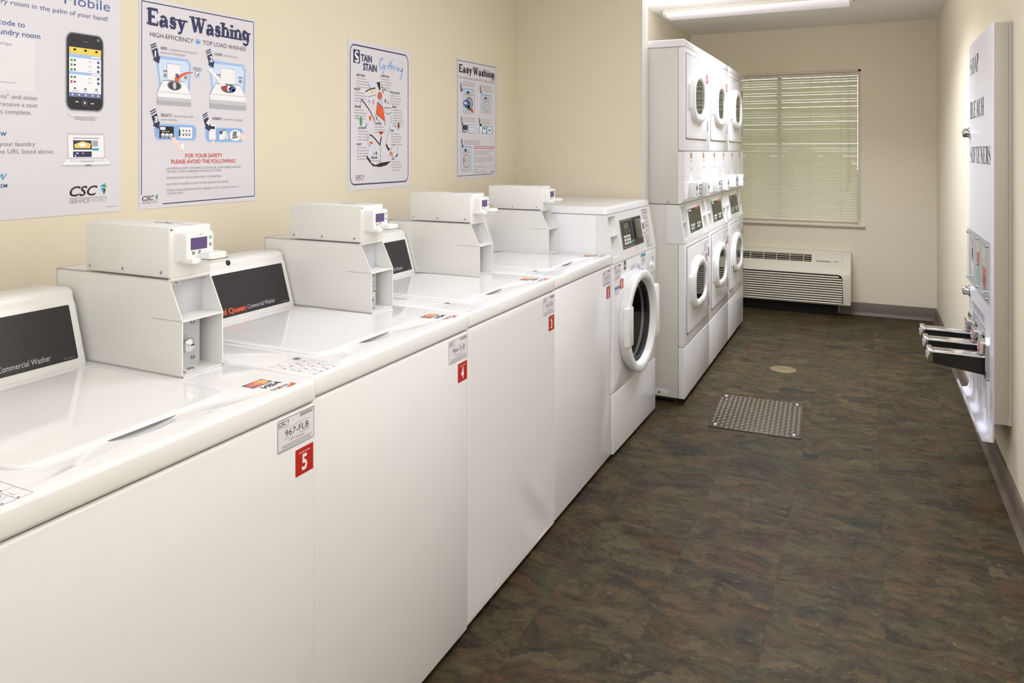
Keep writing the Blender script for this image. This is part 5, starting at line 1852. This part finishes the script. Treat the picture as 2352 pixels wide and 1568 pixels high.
def fl_pic(a, u0, u1, v0, v1, open_):
    w, h = u1 - u0, v1 - v0
    a.rrect(u0 - 34, v0 + h * .06, u1 + 34, v1 + 18, 20, mat('ink_sky_deep', (142, 178, 224), .5)).up().rrect(u0 - 20, v0 + h * .1, u1 + 20, v1 + 6, 14, INKICE)
    a.up().rect(u0, v0, u1, v1, PRINTGREY).up().rect(u0 + w * .30, v1 - h * .14, u0 + w * .55, v1 - h * .03, INKBLK).line([(u0, v1 - h * .17), (u1, v1 - h * .17)], 3, INKGREY)
    a.ell(u0 + w * .55, v0 + h * .46, w * .40, h * .27, INKGREY).up().ell(u0 + w * .55, v0 + h * .46, w * .34, h * .23, INKWHITE if not open_ else INKGREY)
    a.up().ell(u0 + w * .55, v0 + h * .46, w * .28, h * .19, PRINTGREY)
    if open_:
        a.up().ell(u0 + w * .30, v0 + h * .44, w * .42, h * .18, INKBLUE).ell(u0 + w * .50, v0 + h * .26, w * .2, h * .1, INKGRN).poly([(u0 + w * .4, v0 + h * .30), (u1, v0 + h * .2), (u1 - 12, v0 + h * .08), (u0 + w * .5, v0 + h * .24)], INKRED)
        a.up().ell(u0 + w * .12, v0 + h * .46, w * .16, h * .06, INKSKIN)


a = Poster(*FR4); fl_pic(a, 176, 392, 540, 745, True); step_arrow(a, 70, 792, 1, .8)
for q in range(3):
    a.scribble(140, 815 - q * 16, 420, 9, INKLT)
fin(a, t, 'step_picture', 'step 1 picture: loading a front-load washer')
a = Poster(*FR4); fl_pic(a, 615, 830, 560, 715, False); step_arrow(a, 545, 800, 2, .8)
for q in range(4):
    a.scribble(620, 806 - q * 16, 880, 9, INKLT)
fin(a, t, 'step_picture', 'step 2 picture: closed front-load washer')
a = Poster(*FR4)
a.rrect(118, 378, 432, 452, 20, mat('ink_sky_deep', (142, 178, 224), .5)).up().rect(136, 390, 250, 446, INKBLK).rect(292, 388, 418, 446, INKWHITE)
a.up()
for i in range(3):
    a.ell(160 + 32 * i, 400, 12, 7, INKWHITE)
    for j in range(2):
        a.rect(310 + 34 * i, 400 + 24 * j, 326 + 34 * i, 410 + 24 * j, INKGREY)
a.poly([(236, 398), (262, 402), (290, 350), (250, 330)], INKSKIN)
step_arrow(a, 88, 510, 3, .8)
for q in range(3):
    a.scribble(160, 508 - q * 16, 440, 9, INKLT)
fin(a, t, 'step_picture', 'step 3 picture: keypad')
a = Poster(*FR4)
a.rrect(530, 380, 885, 452, 20, mat('ink_sky_deep', (142, 178, 224), .5)).up().rect(552, 388, 610, 462, INKWHITE).poly([(640, 388), (644, 436), (716, 444), (706, 390)], INKWHITE).ell(810, 414, 56, 32, INKWHITE)
a.up().rect(556, 446, 604, 462, INKBLK).poly([(656, 420), (656, 432), (700, 438), (696, 424)], INKBLK).ell(810, 414, 26, 12, INKGREY).poly([(566, 390), (590, 390), (590, 340), (560, 340)], INKSKIN)
step_arrow(a, 525, 512, 4, .8)
for q in range(3):
    a.scribble(600, 502 - q * 16, 830, 9, INKLT)
fin(a, t, 'step_picture', 'step 4 picture: ways to pay')
a = Poster(*FR4); fl_pic(a, 126, 314, 45, 250, False); step_arrow(a, 92, 320, 5, .8)
a.up().poly([(150, 160), (176, 180), (182, 130), (160, 120)], INKORANGE)
for q in range(3):
    a.scribble(168, 312 - q * 14, 560, 8, INKLT)
fin(a, t, 'step_picture', 'step 5 picture: closing the door')
a = Poster(*FR4)
a.scribble(399, 262, 955, 10, INKRED).scribble(399, 246, 940, 10, INKRED)
for v, u1 in ((222, 912), (208, 800), (194, 840), (168, 910), (154, 880), (140, 905), (126, 700), (92, 620), (78, 740), (60, 520), (46, 740), (32, 755)):
    a.scribble(404, v, u1, 8, INKLT)
fin(a, t, 'safety_text', 'red and grey small print')
a = Art((XL, FR4[0] + .366, FR4[2] + .017), (0, 1, 0), (0, 0, 1), 1, .0018); csc_logo(a, 0, 0, .0095, True)
fin(a, t, 'logo', 'CSC logo')
